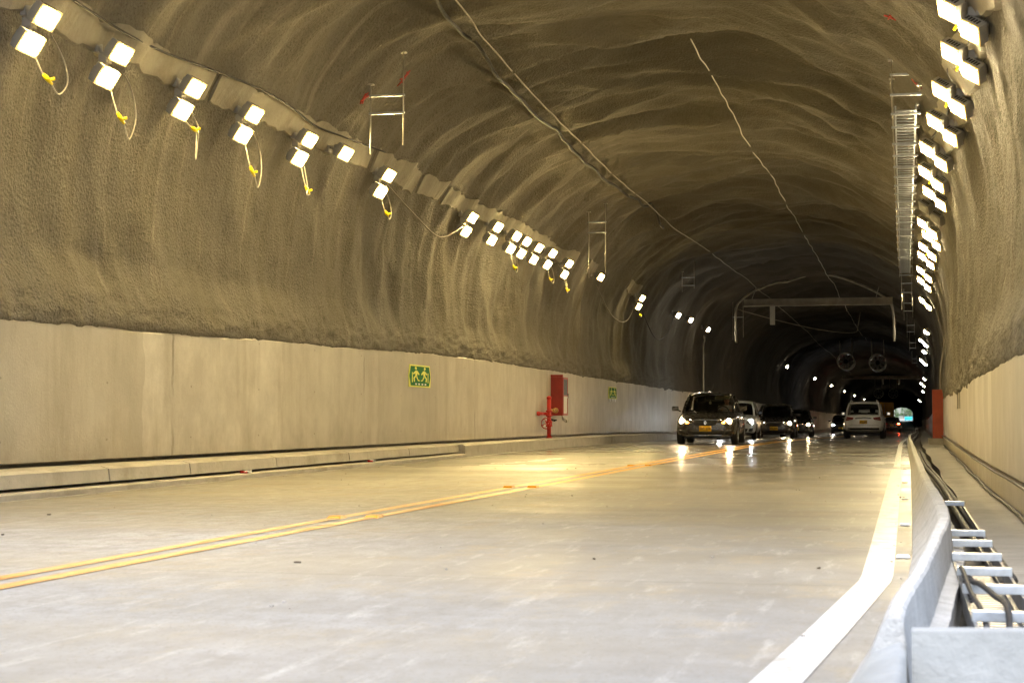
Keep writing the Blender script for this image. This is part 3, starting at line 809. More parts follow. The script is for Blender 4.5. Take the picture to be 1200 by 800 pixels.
for i in (0, 1, 2, 5, 8, 10, 12, 14):
    P = right_pos[i]; a = P + Vector((.02, .06, .10))
    lead([a, a + Vector((-.06, -.05, .06)), a + Vector((-.13, -.02, -.02)), a + Vector((-.06, .06, -.10)), a + Vector((.06, .2, .02))], 1,
         f'yellow plug on a short flex between the heads of the {ORD[i]} right floodlight', RLG, .009)
for k in range(0, 12, 2):
    A, B = right_pos[k], right_pos[k + 2]
    pass
pts = [wall_right_at(y, 4.80 + .06 * math.sin(y * 1.3)) + Vector((-.05, 0, 0)) for y in np.arange(13, 50, 1.1)]
feeder(pts, 'dark feeder cable running along the wall above the right floodlights', .02)
RBG = 'smooth mortar ledges behind the right floodlights'
for k, (a, b) in enumerate([(13.5, 17.2), (17.6, 21.2), (21.5, 25.8), (26.2, 31.0), (33.0, 38.2), (38.6, 45.0)]):
    band(a, b, 4.52, 4.98, .06, f'{ORD[k]} smooth mortar ledge from the top behind the right floodlight row', 1, RBG)

# ------------------------------------------------------------------ cable ladder and hangers under the roof
def hanger(x0, x1, y, zbar, zlow, label, grp, bars=(0, .26)):
    """two threaded rods from the roof with cross bars"""
    t = empty('trapeze_hanger', place((x0 + x1) / 2, y, zbar), label, 'hanger', grp); c = Vector(t.location)
    for x in (x0, x1):
        r = roof_at(x, y); p = Vector(place(x, y, zlow if x == x0 else zlow + .12))
        mb = MB(); mb.tube([r + Vector((0, 0, .03)) - c, p - c], .011, 6); mb.build('rod', M['galvrod'], t)
        mb = MB(); mb.box(r - c + Vector((0, 0, -.01)), (.09, .09, .02)); mb.build('ceiling_plate', M['galvrod'], t)
    for dz in bars:
        mb = MB(); a = Vector(place(x0 - .02, y, zbar + dz)) - c; b = Vector(place(x1 + .02, y, zbar + dz)) - c
        mb.box((a + b) / 2, (abs(b.x - a.x), .041, .03)); mb.build('crossbar', M['galv'], t)
    return t
HG = 'threaded rod hangers in the roof'
hanger(-7.6, -7.1, 23.8, 5.2, 4.6, 'bare rod hanger near the single edge-on left lamp, with red spray marks above', HG)
hanger(-7.6, -7.18, 41.6, 5.33, 4.2, 'bare long rod hanger above the end of the dense left floodlight cluster', HG)
hanger(-7.62, -7.2, 59.5, 5.42, 5.2, 'short faint bare hanger on the dark left vault before the beam', HG, (0, .28))
hanger(-7.5, -7.05, 75, 5.30, 4.3, 'bare hanger with two pale rods beside the left end of the roof beam', HG, (0,))
LADY = [23.8, 25.3, 26.5, 28.1, 29.4, 30.7, 32, 33.2, 34.4, 35.7, 37.0, 38.3, 39.6, 41, 42.4, 44, 45.8, 48.2, 51, 53.9]
LADG = 'rod hangers carrying the roof cable ladder'
for i, y in enumerate(LADY):
    if i == 0: lab = 'nearest rod hanger on the right, empty bars just before the roof cable ladder begins'
    elif i == len(LADY) - 1: lab = 'rod hanger at the far end of the roof cable ladder'
    else: lab = f'{ORD[i-1]} hanger under the roof cable ladder, counted from its near end'
    hanger(-.13, .25, y, 5.16, 5.10, lab, LADG, (0, .28) if i == 0 else (0,))
for y, zl, lab in ((57, 4.3, 'long bare hanger just past the far end of the roof cable ladder'), (66, 4.5, 'bare hanger with two bars past the roof ladder, near the beam'),
                   (80, 4.6, 'bare hanger beyond the right end of the roof beam'), (96, 4.7, 'small dim hanger far beyond the roof beam, above the right lamps'), (118, 4.8, 'tiny dim hanger level with the jet fans')):
    hanger(-.10, .22, y, 5.16, zl, lab, LADG, (0, -.3))
ld = empty('cable_ladder', place(.06, 25.2, 5.19), 'long galvanised cable ladder hung under the roof beside the right floodlights', 'cable ladder'); c = Vector(ld.location)
for x in (-.085, .205):
    mb = MB(); mb.box((x - .06, 14.4, .035), (.025, 28.8, .07)); mb.build('side_rail', M['galv'], ld)
mb = MB(); mb.box((0, 0, 0), (.27, .045, .02)); rung_me = mb.mesh('rung', M['galv'])
for k in range(98):
    o = link('rung', rung_me, ld); o.location = (0, .12 + k * .294, .012)

# ------------------------------------------------------------------ roof cables, gantry
def roof_line(tab, label, mat, r, dz=.12, wig=.05, name='roof_cable', hug=False):  # default name also goes to the strip standing for the grey cable's shadow
    ys_ = list(np.arange(tab[0][0], tab[-1][0], .22 if hug else .7)); raw = []
    for y in ys_:
        x = lerp(tab, y); h = roof_at(x, y); raw.append((h.x, h.z))
    st = ys_[1] - ys_[0]; kmin = int(.7 / st) if hug else int(1.4 / st); kav = int(.8 / st) if hug else int(2.8 / st)
    zm = [min(q[1] for q in raw[max(0, i - kmin):i + kmin + 1]) for i in range(len(raw))]
    pts = []
    for i, y in enumerate(ys_):
        w = zm[max(0, i - kav):i + kav + 1]; xw = raw[max(0, i - kav):i + kav + 1]
        pts.append(Vector((sum(q[0] for q in xw) / len(xw) + wig * noise2(y * .8, 2.0) + wig * .35 * noise2(y * 1.9, 5.0), y, sum(w) / len(w) - dz)))
    feeder(pts, label, r, mat, name)
roof_line([(20, -5.55), (23, -6.05), (28, -6.15), (37, -6.4), (48, -6.4), (75, -6.1), (120, -6.3), (190, -6.8)], 'long grey cable strung along the left side of the roof', 'gcable', .012, .07, .03)
roof_line([(20, -5.85), (23, -6.3), (28, -6.38), (37, -6.62), (48, -6.6)], 'dark strip along the roof standing for the shadow of the grey cable', 'bcable', .032, .0, .05, hug=True)  # dark tube laid where the grey cable only casts a shadow
roof_line([(26.5, -3.2), (34, -3.25), (50, -3.1), (80, -3.2), (130, -3.3)], 'pale wavy cable hanging down the middle of the roof', 'wcable', .011, .05, .035)
g = empty('roof_gantry', place(-3.8, 72, 5.6), 'horizontal steel beam with curved pipe spanning the dark vault', 'gantry'); c = Vector(g.location)
sx, sz = S(72)
mb = MB(); mb.box((.14, 0, .08 - sz), (6.1, .22, .05)); mb.box((.14, 0, -.17 - sz), (6.1, .22, .05)); mb.box((.14, 0, -.045 - sz), (6.1, .06, .20)); mb.build('beam', M['steel'], g)
arch = [(-6.89, 3.9), (-6.89, 5.3), (-6.6, 5.75), (-5.9, 6.2), (-4.9, 6.6), (-3.76, 6.76), (-2.7, 6.62), (-1.6, 6.2), (-.8, 5.75), (-.5, 5.45), (-.40, 4.9), (-.38, 3.9)]
archp = bez([Vector((x, 72.25, z)) for x, z in arch], 6)
for q in archp:
    if -6.8 < q.x < -.5: q.z = min(q.z, min(roof_at(q.x - sx, yy).z for yy in (71.6, 72.25, 72.9)) - .07)
mb = MB(); mb.tube([q - c for q in archp], .045, 8); mb.build('arched_pipe', M['steel'], g)
mb = MB(); mb.box(Vector((-5.35, 72, 5.05)) - c, (.20, .16, .85)); mb.build('drop_post', M['fanrim'], g)
for x in (-6.2, -1.1):
    r = roof_at(x, 72); mb = MB(); mb.tube([r - c, Vector((x, 72, 5.7)) - c], .02, 6); mb.build('hanger_rod', M['galvrod'], g)
feeder([Vector((-6.8, 72.3, 5.3)), Vector((-5.4, 74, 4.95)), Vector((-3.6, 76, 4.6)), Vector((-2.2, 78, 4.55)), Vector((-2.0, 78.3, 4.9)), Vector((-1.9, 78.5, 5.5))],
       'slack cable sagging under the roof beam towards the middle', .02, 'gcable')

g2 = empty('roof_gantry', place(-3.2, 165, 5.2), 'thin far beam across the dark vault above the second jet fans', 'gantry')
mb = MB(); mb.box((0, 0, 0), (7.2, .3, .30)); mb.build('beam', M['steel'], g2)
for x in (.2, 1.7):
    mb = MB(); mb.box((x, 0, -.42), (.16, .16, .54)); mb.build('drop_post', M['fanrim'], g2)

# ------------------------------------------------------------------ jet fans
def jet_fan(x, y, z, r, label):
    t = empty('jet_fan', (x, y, z), label, 'jet fan', 'jet fans under the roof')
    R = Matrix.Rotation(-PI / 2, 3, 'X')          # local z -> +y
    mb = MB(); mb.lathe([(r, 0), (r, 3.2), (r - .04, 3.2), (r - .04, 0)], R=R, n=40, closed=True); mb.build('casing', M['fan'], t)
    mb = MB(); mb.lathe([(r + .015, -.03), (r + .015, .05), (r - .07, .05), (r - .07, -.03)], R=R, n=40, closed=True); mb.build('inlet_rim', M['fanrim'], t)
    mb = MB(); mb.lathe([(0, .6), (.10, .62), (.16, .75), (.16, 2.4), (0, 2.4)], R=R, n=20); mb.build('hub', M['cdark'], t)
    bl = MB()
    for k in range(8):
        a = 2 * PI * k / 8; d = Vector((math.cos(a), 0, math.sin(a))); s = Vector((-math.sin(a), 0, math.cos(a)))
        vs = []
        for q, tw in ((.15, .9), (r - .08, .45)):
            for u in (-.11, .11):
                for o in (0, .012): vs.append(d * q + s * (u * math.cos(tw)) + Vector((0, 1.1 + u * math.sin(tw) + o, 0)))
        bl.add(vs, [(0, 2, 6, 4), (1, 5, 7, 3), (0, 4, 5, 1), (2, 3, 7, 6), (4, 6, 7, 5), (0, 1, 3, 2)])
    bl.build('impeller', M['lampgrey'], t)
    sx, sz = S(y)
    for yy in (.5, 2.7):
        for xx in (-r * .7, r * .7):
            h = roof_at(x + xx - sx, y + yy); mb = MB()
            mb.tube([Vector((xx, yy, r * .6)), Vector((xx, yy, h.z - z))], .025, 6)
            mb.build('suspension_rod', M['galvrod'], t)
jet_fan(-4.0, 122, 4.70, .60, 'left jet fan of the nearer pair with a pale round rim')
jet_fan(-1.80, 122, 4.60, .60, 'right jet fan of the nearer pair, dim rim near the lamps')
jet_fan(-3.15, 218, 3.75, .60, 'left jet fan of the farther small pair with a bright rim')
jet_fan(-1.35, 218, 3.72, .60, 'right jet fan of the farther small pair, dim rim')

# ------------------------------------------------------------------ wall furniture, left
def exit_sign(y0, y1, zc, hh, label, broken=False):
    x = lerp(WALL_L, (y0 + y1) / 2); t = empty('exit_sign', place(x + .004, (y0 + y1) / 2, zc), label, 'sign', 'green escape signs on the left wall')
    W = (y1 - y0) / 2; H = hh / 2
    def P(a, b, d): return (d, a * W, b * H)
    pl = MB(); pl.prism([(-.96, -1), (-1.0, 0), (-.90, 1), (.90, 1), (1, 0), (.96, -1)], P, .0, .012); pl.build('sign_plate', M['signyellow'], t)
    gr = MB()
    gr.prism([(-.82, -.88), (-.95, -.02), (-.82, .88), (.82, .88), (.95, -.02), (.82, -.88)], P, .013, .016)
    gr.build('green_field', M['green'], t)
    fg = MB()
    for s in (-1, 1):
        ox = s * .38
        def A(pts): fg.prism([(ox + s * a * 1.0, b * 1.06 - .0) for a, b in pts], P, .017, .020)
        A([(-.02, .52), (.06, .56), (.12, .66), (.06, .78), (-.03, .76), (-.06, .62)])        # head
        A([(-.14, .44), (.04, .48), (.08, .02), (-.08, -.04)])                                # trunk
        A([(.05, .44), (.26, .22), (.22, .10), (.06, .26)])                                   # front arm
        A([(-.14, .42), (-.30, .18), (-.26, .08), (-.10, .24)])                               # rear arm
        A([(.08, .02), (.24, -.18), (.18, -.50), (.10, -.50), (.13, -.20), (-.02, -.06)])     # front leg
        A([(-.08, -.02), (-.02, -.12), (-.18, -.42), (-.32, -.44), (-.31, -.34), (-.20, -.32)])  # rear leg
        A([(.30, .30), (.30, -.55), (.36, -.55), (.36, .30)])                                 # door edge
    fg.build('running_figure', M['signyellow'], t)
    lo = MB()
    for a in (-.45, -.18, .12, .40): lo.prism([(a, -.80), (a, -.66), (a + .14, -.66), (a + .14, -.80)], P, .017, .020)
    lo.build('distance_text', M['signwhite'], t)
    if broken:
        b = MB()
        for a in (-.85, -.15, .45): b.prism([(a, -1.5), (a, -.9), (a + .3, -.9), (a + .3, -1.5)], P, .0, .010)
        b.build('torn_strip', M['signwhite'], t)
    return t
exit_sign(29.2, 30.65, 1.50, .40, 'green and yellow escape sign with two running figures, nearer one')
exit_sign(51.2, 52.7, 1.52, .36, 'small far green escape sign with pale torn strip, beyond the red hose cabinet', True)

xw = lerp(WALL_L, 42.5)
hc = empty('hose_cabinet', place(xw, 42.6, .80), 'dark red fire hose cabinet with its glazed door, fixed to the left wall', 'hose cabinet')
mb = MB(); mb.box((.15, 0, .485), (.30, .62, .97), None, 0, .008); mb.box((.152, -.30, 1.0), (.32, .06, .06)); mb.build('cabinet_body', M['redbox'], hc)
mb = MB()
for (cy, cz, sy, sz_) in ((0, .94, .60, .05), (0, .03, .60, .05), (-.275, .485, .05, .86), (.275, .485, .05, .86), (0, .50, .5, .03)): mb.box((.312, cy, cz), (.022, sy, sz_))
dr = mb.build('door', M['redbox'], hc)
mb = MB(); mb.box((.309, 0, .72), (.008, .50, .41)); mb.build('upper_pane', M['cdark'], dr)
mb = MB(); mb.box((.309, 0, .27), (.008, .50, .43)); mb.build('lower_pane', M['hose'], dr)
mb = MB(); mb.box((.34, .21, .5), (.03, .025, .12), None, 0, .005); mb.build('handle', M['chrome'], dr)
mb = MB(); mb.tube(bez([(.22, .1, -.01), (.24, .08, -.10), (.30, .2, -.16), (.33, .05, -.10), (.28, -.1, -.08)], 8), .022, 8); mb.build('hose_end', M['hose'], hc)
mb = MB(); mb.tube([(-.01, -.315, .2), (-.01, -.315, .95)], .02, 6); mb.build('back_strip', M['cdark'], hc)

hy = empty('fire_hydrant', place(xw + .16, 41.3, .245), 'bright red hydrant standpipe with handwheel, standing on the kerb before the hose cabinet', 'hydrant')
mb = MB(); mb.tube([(0, 0, 0), (0, 0, .98)], .052, 14); mb.lathe([(.075, 0), (.075, .03), (.052, .035)], (0, 0, 0), n=14)
for z in (.30, .40, .55, .66): mb.lathe([(.052, -.02), (.085, -.018), (.085, .018), (.052, .02)], (0, 0, z), n=14)
mb.lathe([(.052, 0), (.062, .0), (.062, .05), (.03, .075), (.0, .08)], (0, 0, .96), n=14)
mb.build('standpipe', M['red'], hy)
RX = Matrix.Rotation(PI / 2, 3, 'Y')
mb = MB(); mb.tube([(0, 0, .60), (-.12, -.05, .60), (-.10, -.42, .60), (-.10, -.75, .60)], .038, 10); mb.lathe([(.0, 0), (.055, 0), (.055, .05), (.0, .05)], (-.10, -.74, .60), Matrix.Rotation(PI / 2, 3, 'X'), 12); mb.build('inlet_pipe', M['red'], hy)
mb = MB(); RW = Matrix.Rotation(PI / 2, 3, 'X') @ Matrix.Identity(3)
cw = Vector((-.02, -.22, .36))
ring = [cw + Vector((.13 * math.cos(a), 0, .13 * math.sin(a))) for a in np.linspace(0, 2 * PI, 25)]
mb.tube(ring, .012, 6, cap=False)
for a in (0, PI / 2, PI, 3 * PI / 2): mb.tube([cw, cw + Vector((.13 * math.cos(a + .4), 0, .13 * math.sin(a + .4)))], .009, 5)
mb.tube([cw, (0, 0, .36)], .016, 8); mb.build('handwheel', M['red'], hy)
mb = MB(); mb.tube([(.0, 0, .68), (.06, .10, .68), (.10, .30, .68)], [.035, .04, .045], 10); mb.lathe([(.045, 0), (.07, .01), (.07, .06), (.04, .09), (0, .1)], (.10, .28, .68), Matrix.Rotation(-PI / 2, 3, 'X'), 12); mb.build('outlet_valve', M['brass'], hy)
mb = MB(); mb.tube([(0, 0, .47), (.13, .10, .43)], .03, 8); mb.lathe([(.0, 0), (.05, 0), (.05, .04), (0, .04)], (.13, .10, .42), n=10); mb.build('drain_valve', M['cdark'], hy)

# vertical conduit on the left flank up to a lamp
mb = MB(); a = wall_left_at(73.5, 2.1) + Vector((.22, 0, 0)); b = wall_left_at(73.5, 3.9) + Vector((.10, 0, 0))
mb.tube(bez([Vector((a.x, a.y, 1.75)), Vector((a.x, a.y, 3.0)), Vector((a.x, a.y, 3.85)), Vector((a.x + .05, a.y, 4.1)), Vector((a.x - .02, a.y - .2, 4.4))], 6), .032, 8)
mb.build('wall_conduit', M['fanrim'], label='thin pale vertical pipe on the left wall behind the dark sedan', cat='pipe')

# kerb reflectors
for y, lab in ((19.9, 'small red and white reflector on the low kerb step, nearer one'), (25.3, 'small red and white reflector on the low kerb step, farther one')):
    t = empty('kerb_reflector', place(lerp(EDGE_L, y) - .04, y, .066), lab, 'reflector', 'reflectors on the left kerb')
    mb = MB(); mb.box((0, -.07, .015), (.05, .14, .03), None, 0, .004); mb.build('red_half', M['tail'], t)
    mb = MB(); mb.box((0, .07, .015), (.05, .13, .03), None, 0, .004); mb.build('white_half', M['wstud'], t)

# studs on the road
def stud(x, y, m, label, grp, s=(.11, .16, .022)):
    t = empty('road_stud', place(x, y, .006), label, 'road stud', grp)
    mb = MB(); vs = []
    a, b, h = s[0] / 2, s[1] / 2, s[2]
    mb.add([(-a, -b, 0), (a, -b, 0), (a, b, 0), (-a, b, 0), (-a * .8, -b * .55, h), (a * .8, -b * .55, h), (a * .8, b * .55, h), (-a * .8, b * .55, h)],
           [(0, 3, 2, 1), (4, 5, 6, 7), (0, 1, 5, 4), (1, 2, 6, 5), (2, 3, 7, 6), (3, 0, 4, 7)])
    mb.build('stud_body', M[m], t)
    mb = MB(); mb.box((0, -b * .80, h * .45), (a * 1.5, .006, h * .5), Matrix.Rotation(-.5, 3, 'X')); mb.build('reflector_face', M['chrome' if m == 'wstud' else 'amberglass'], t)
YG = 'yellow studs on the double centre line'
for x, y, lab in [(-4.10, 12.05, 'near yellow stud on the left centre line, of the first pair'), (-3.86, 12.2, 'near yellow stud on the right centre line, of the first pair'), (-4.10, 17.7, 'yellow stud on the left centre line, of the second pair'),
                  (-3.86, 17.8, 'yellow stud on the right centre line, of the second pair'), (-4.10, 26, 'yellow stud on the left centre line, of the third pair'), (-3.86, 26.2, 'yellow stud on the right centre line, of the third pair')]:
    stud(x, y, 'ystud', lab, YG)
for k, y in enumerate((9.4, 12.2, 15.9, 20.0, 25.4)):
    stud(-.005 - .01 * (k == 0), y, 'wstud', f'{ORD[k]} flat white stud between the white edge line and parapet, from the near end', 'white studs beside the parapet', (.075, .10, .012))

# ------------------------------------------------------------------ right side: red cabinet, conduit, trench gear
rc = empty('service_cabinet', place(.95, 50, .17), 'tall rust-red service cabinet on a concrete plinth by the right wall', 'cabinet')
mb = MB(); mb.box((0, .15, .69), (.37, .30, 1.38), None, 0, .006); mb.build('cabinet_body', M['orangebox'], rc)
mb = MB(); mb.box((0, -.006, .69), (.33, .012, 1.32), None, 0, .003); d = mb.build('door', M['orangebox'], rc)
mb = MB(); mb.box((.12, -.022, .72), (.02, .02, .12)); mb.build('handle', M['cdark'], d)
mb = MB(); mb.box(place(.95, 50.15, .085), (.62, .9, .168), None, 0, .01); mb.build('cabinet_plinth', M['kerb'], label='concrete plinth under the rust-red service cabinet', cat='plinth')
mb = MB(); mb.tube(bez([(1.0, 50.2, 1.5), (1.0, 50.2, 1.75), (1.02, 50.25, 2.2), wall_right_at(50.6, 3.0) + Vector((-.05, 0, 0)), wall_right_at(51.5, 4.0) + Vector((-.05, 0, 0))], 8), .022, 8)
mb.build('wall_conduit', M['gcable'], label='grey conduit rising from the rust-red service cabinet up the right vault', cat='pipe')

ys_r = [5.98, 6.92, 7.7, 8.5, 9.4, 10.22, 13.72]
gl = empty('cable_ladder', (.33, 5.5, .085), 'galvanised cable ladder lying in the trench beside the walkway, bright near rungs', 'cable ladder')
for x in (-.115, .115):
    mb = MB(); mb.box((x * .93, 4.3, -.055), (.012, 8.8, .075)); mb.box((x * .86, 4.3, -.094), (.03, 8.8, .008)); mb.build('side_rail', M['railsteel'], gl)
mb = MB(); mb.box((0, 0, 0), (.232, .05, .036), None, 0, .003); rm = mb.mesh('rung', M['galv'])
for y in ys_r:
    o = link('rung', rm, gl); o.location = (0, y - 5.5, .0)
gt = empty('drain_grating', (.345, 7.6, -.045), 'grey slotted grating lying under the trench cable ladder', 'grating')
mb = MB()
for k in range(34): mb.box((0, -1.2 + k * .075, 0), (.17, .035, .014))
for x in (-.08, .08): mb.box((x, 0.04, -.012), (.012, 2.6, .03))
mb.build('slats', M['galvrod'], gt)
CG = 'cables in the trench'
def tc(pts, label, r=.016, mat='bcable'):
    mb = MB(); mb.tube(bez(pts, 8), r, 8); mb.build('trench_cable', M[mat], label=label, cat='cable', group=CG)
tc([(.25, 5.2, -.08), (.26, 6.0, .06), (.235, 6.6, .10), (.225, 7.2, .13), (.235, 7.8, .09), (.25, 8.2, .02), (.24, 8.6, -.06), (.27, 9.6, -.08)], 'thick grey cable arching out of the trench past the parapet', .010, 'bcable')
tc([(.28, 5.2, -.09), (.33, 5.9, .10), (.30, 6.3, .125), (.262, 6.8, .12), (.25, 7.3, .06), (.26, 8.0, .02), (.30, 8.4, -.05), (.31, 9.5, -.09)], 'thick dark cable looping over the nearest trench ladder rung', .011, 'bcable')
tc([(.44, 8, -.02), (.425, 11, -.03), (.40, 14, -.01), (.38, 17, .03), (.35, 21, .03), (.30, 25, .02), (.27, 30, 0), (.27, 38, 0)], 'long dark cable snaking along the trench edge of the walkway', .028, 'bcable')
tc([(.47, 8, .02), (.455, 11, .02), (.43, 14, .03), (.42, 17, .025), (.39, 21, .03), (.35, 25, .03), (.33, 30, 0.02), (.33, 38, 0.02)], 'second dark cable lying on the walkway edge beside the long one', .02, 'bcable')
tc([(.22, 12, -.10), (.24, 16, -.09), (.21, 20, -.10), (.25, 26, -.10), (.22, 36, -.1)], 'rusty brown cable on the floor of the trench', .02, 'gcable')
tc([(lerp(WALL_R, y) - .035, y, .235 + .004 * math.sin(y * 3)) for y in np.arange(9, 52, 1.5)], 'dark cable lying on the plinth along the right wall', .012, 'bcable')
tc([(lerp(WALL_R, y) - .06 + .01 * math.sin(y), y, .03) for y in np.arange(9, 48, 1.5)], 'dark cable along the foot of the right wall plinth', .014, 'bcable')
mb = MB(); cc = Vector((.255, 7.35, .03))
for k in range(3):
    mb.tube([cc + Vector((.03 * math.cos(a) * .7, .06 * math.sin(a) + k * .02, .035 * math.sin(a) + k * .01)) for a in np.linspace(0, 2 * PI, 20)], .007, 6, cap=False)
mb.build('cable_coil', M['bcable'], label='small dark coil of wire tied to the trench ladder side rail', cat='cable', group=CG)

# crumbs and scraps
random.seed(11)
mb = MB()
for k in range(220):
    y = random.uniform(4.5, 40); x = random.uniform(-7.6, -.2) if random.random() < .7 else random.choice([random.gauss(-7.75, .06), random.gauss(-.06, .03)])
    s = random.uniform(.003, .009); p = place(x, y, s * .4 + .003); q = Matrix.Rotation(random.uniform(0, 6), 3, 'Z')
    mb.box(p, (s * random.uniform(.8, 2), s * random.uniform(.8, 2), s * .8), q, 0)
mb.build('road_grit', M['rubble'], kind='stuff')
SG = 'dark scraps of litter on the road'
for k, (x, y, s, lab) in enumerate([(-3.05, 8.35, .06, 'small dark scrap on the road at the lower left'), (-.42, 8.6, .03, 'small dark scrap just left of the white edge line'),
                           (-5.6, 9.9, .05, 'dark scrap between the left kerb and the centre line, nearer'), (-6.4, 12.0, .05, 'dark scrap between the left kerb and the centre line, farther'),
                           (-1.6, 8.9, .035, 'lone dark scrap on the near lane, right of the middle')]):
    mb = MB(); n = 9; vs = []
    for j in range(n):
        a = 2 * PI * j / n; r = s * .45 * random.uniform(.5, 1.1); vs.append((r * math.cos(a), r * .55 * math.sin(a), .004 + .006 * random.random()))
    vs.append((0, 0, .009)); low = [(q[0] * .9, q[1] * .9, 0.0) for q in vs[:n]]
    mb.add(vs + low, [(j, (j + 1) % n, n) for j in range(n)] + [(j, n + 1 + j, n + 1 + (j + 1) % n, (j + 1) % n) for j in range(n)] + [tuple(range(n + 1, 2 * n + 1))[::-1]], 0, True)
    o = mb.build('litter_scrap', M['scrap'], label=lab, cat='litter', group=SG); o.location = place(x, y, .004); o.rotation_euler.z = random.uniform(0, 3)

# ------------------------------------------------------------------ vehicles
def subsurf(lv):
    def f(o):
        m = o.modifiers.new('s', 'SUBSURF'); m.levels = lv; m.render_levels = lv
    return f
def cut(me):
    def f(o):
        c = bpy.data.objects.new('cutter', me); COL.objects.link(c)
        m = o.modifiers.new('b', 'BOOLEAN'); m.operation = 'DIFFERENCE'; m.solver = 'EXACT'; m.object = c
        m.material_mode = 'INDEX'; CUTTERS.append(c)
    return f
CUTTERS = []

SEDAN = dict(L=4.26, hw=.86, wb=2.59, fo=.80, wr=.305, roof=1.46,
  st=[(0, .34, .60, .50), (.03, .27, .66, .66), (.12, .23, .735, .77), (.35, .20, .80, .83), (.80, .19, .875, .855), (1.22, .19, .935, .86), (2.1, .19, .965, .865),
      (3.1, .19, .985, .86), (3.6, .21, 1.01, .84), (4.0, .26, 1.0, .79), (4.18, .30, .94, .70), (4.26, .38, .86, .56)],
  ws=((.98, .93, .70), (1.72, 1.38, .575)), rs=((3.05, 1.39, .56), (3.70, .985, .66)))
HATCH = dict(L=3.70, hw=.80, wb=2.42, fo=.66, wr=.29, roof=1.50,
  st=[(0, .36, .64, .50), (.03, .28, .72, .64), (.10, .23, .80, .73), (.30, .20, .87, .78), (.68, .19, .93, .80), (1.0, .19, .97, .80), (2.0, .19, .98, .80),
      (2.9, .20, 1.0, .79), (3.35, .24, 1.0, .76), (3.6, .30, .96, .70), (3.70, .42, .88, .56)],
  ws=((.78, .96, .67), (1.35, 1.42, .56)), rs=((3.05, 1.43, .55), (3.52, .98, .62)))
SUV = dict(L=4.40, hw=.90, wb=2.65, fo=.88, wr=.345, roof=1.64,
  st=[(0, .42, .74, .54), (.03, .32, .84, .70), (.12, .27, .92, .81), (.35, .25, .98, .87), (.88, .24, 1.03, .895), (1.3, .24, 1.07, .90), (2.2, .24, 1.08, .905),
      (3.3, .25, 1.09, .895), (3.9, .28, 1.10, .87), (4.25, .33, 1.08, .82), (4.36, .40, 1.02, .76), (4.40, .50, .94, .66)],
  ws=((1.10, 1.05, .74), (1.78, 1.55, .62)), rs=((3.75, 1.55, .62), (4.24, 1.06, .72)))

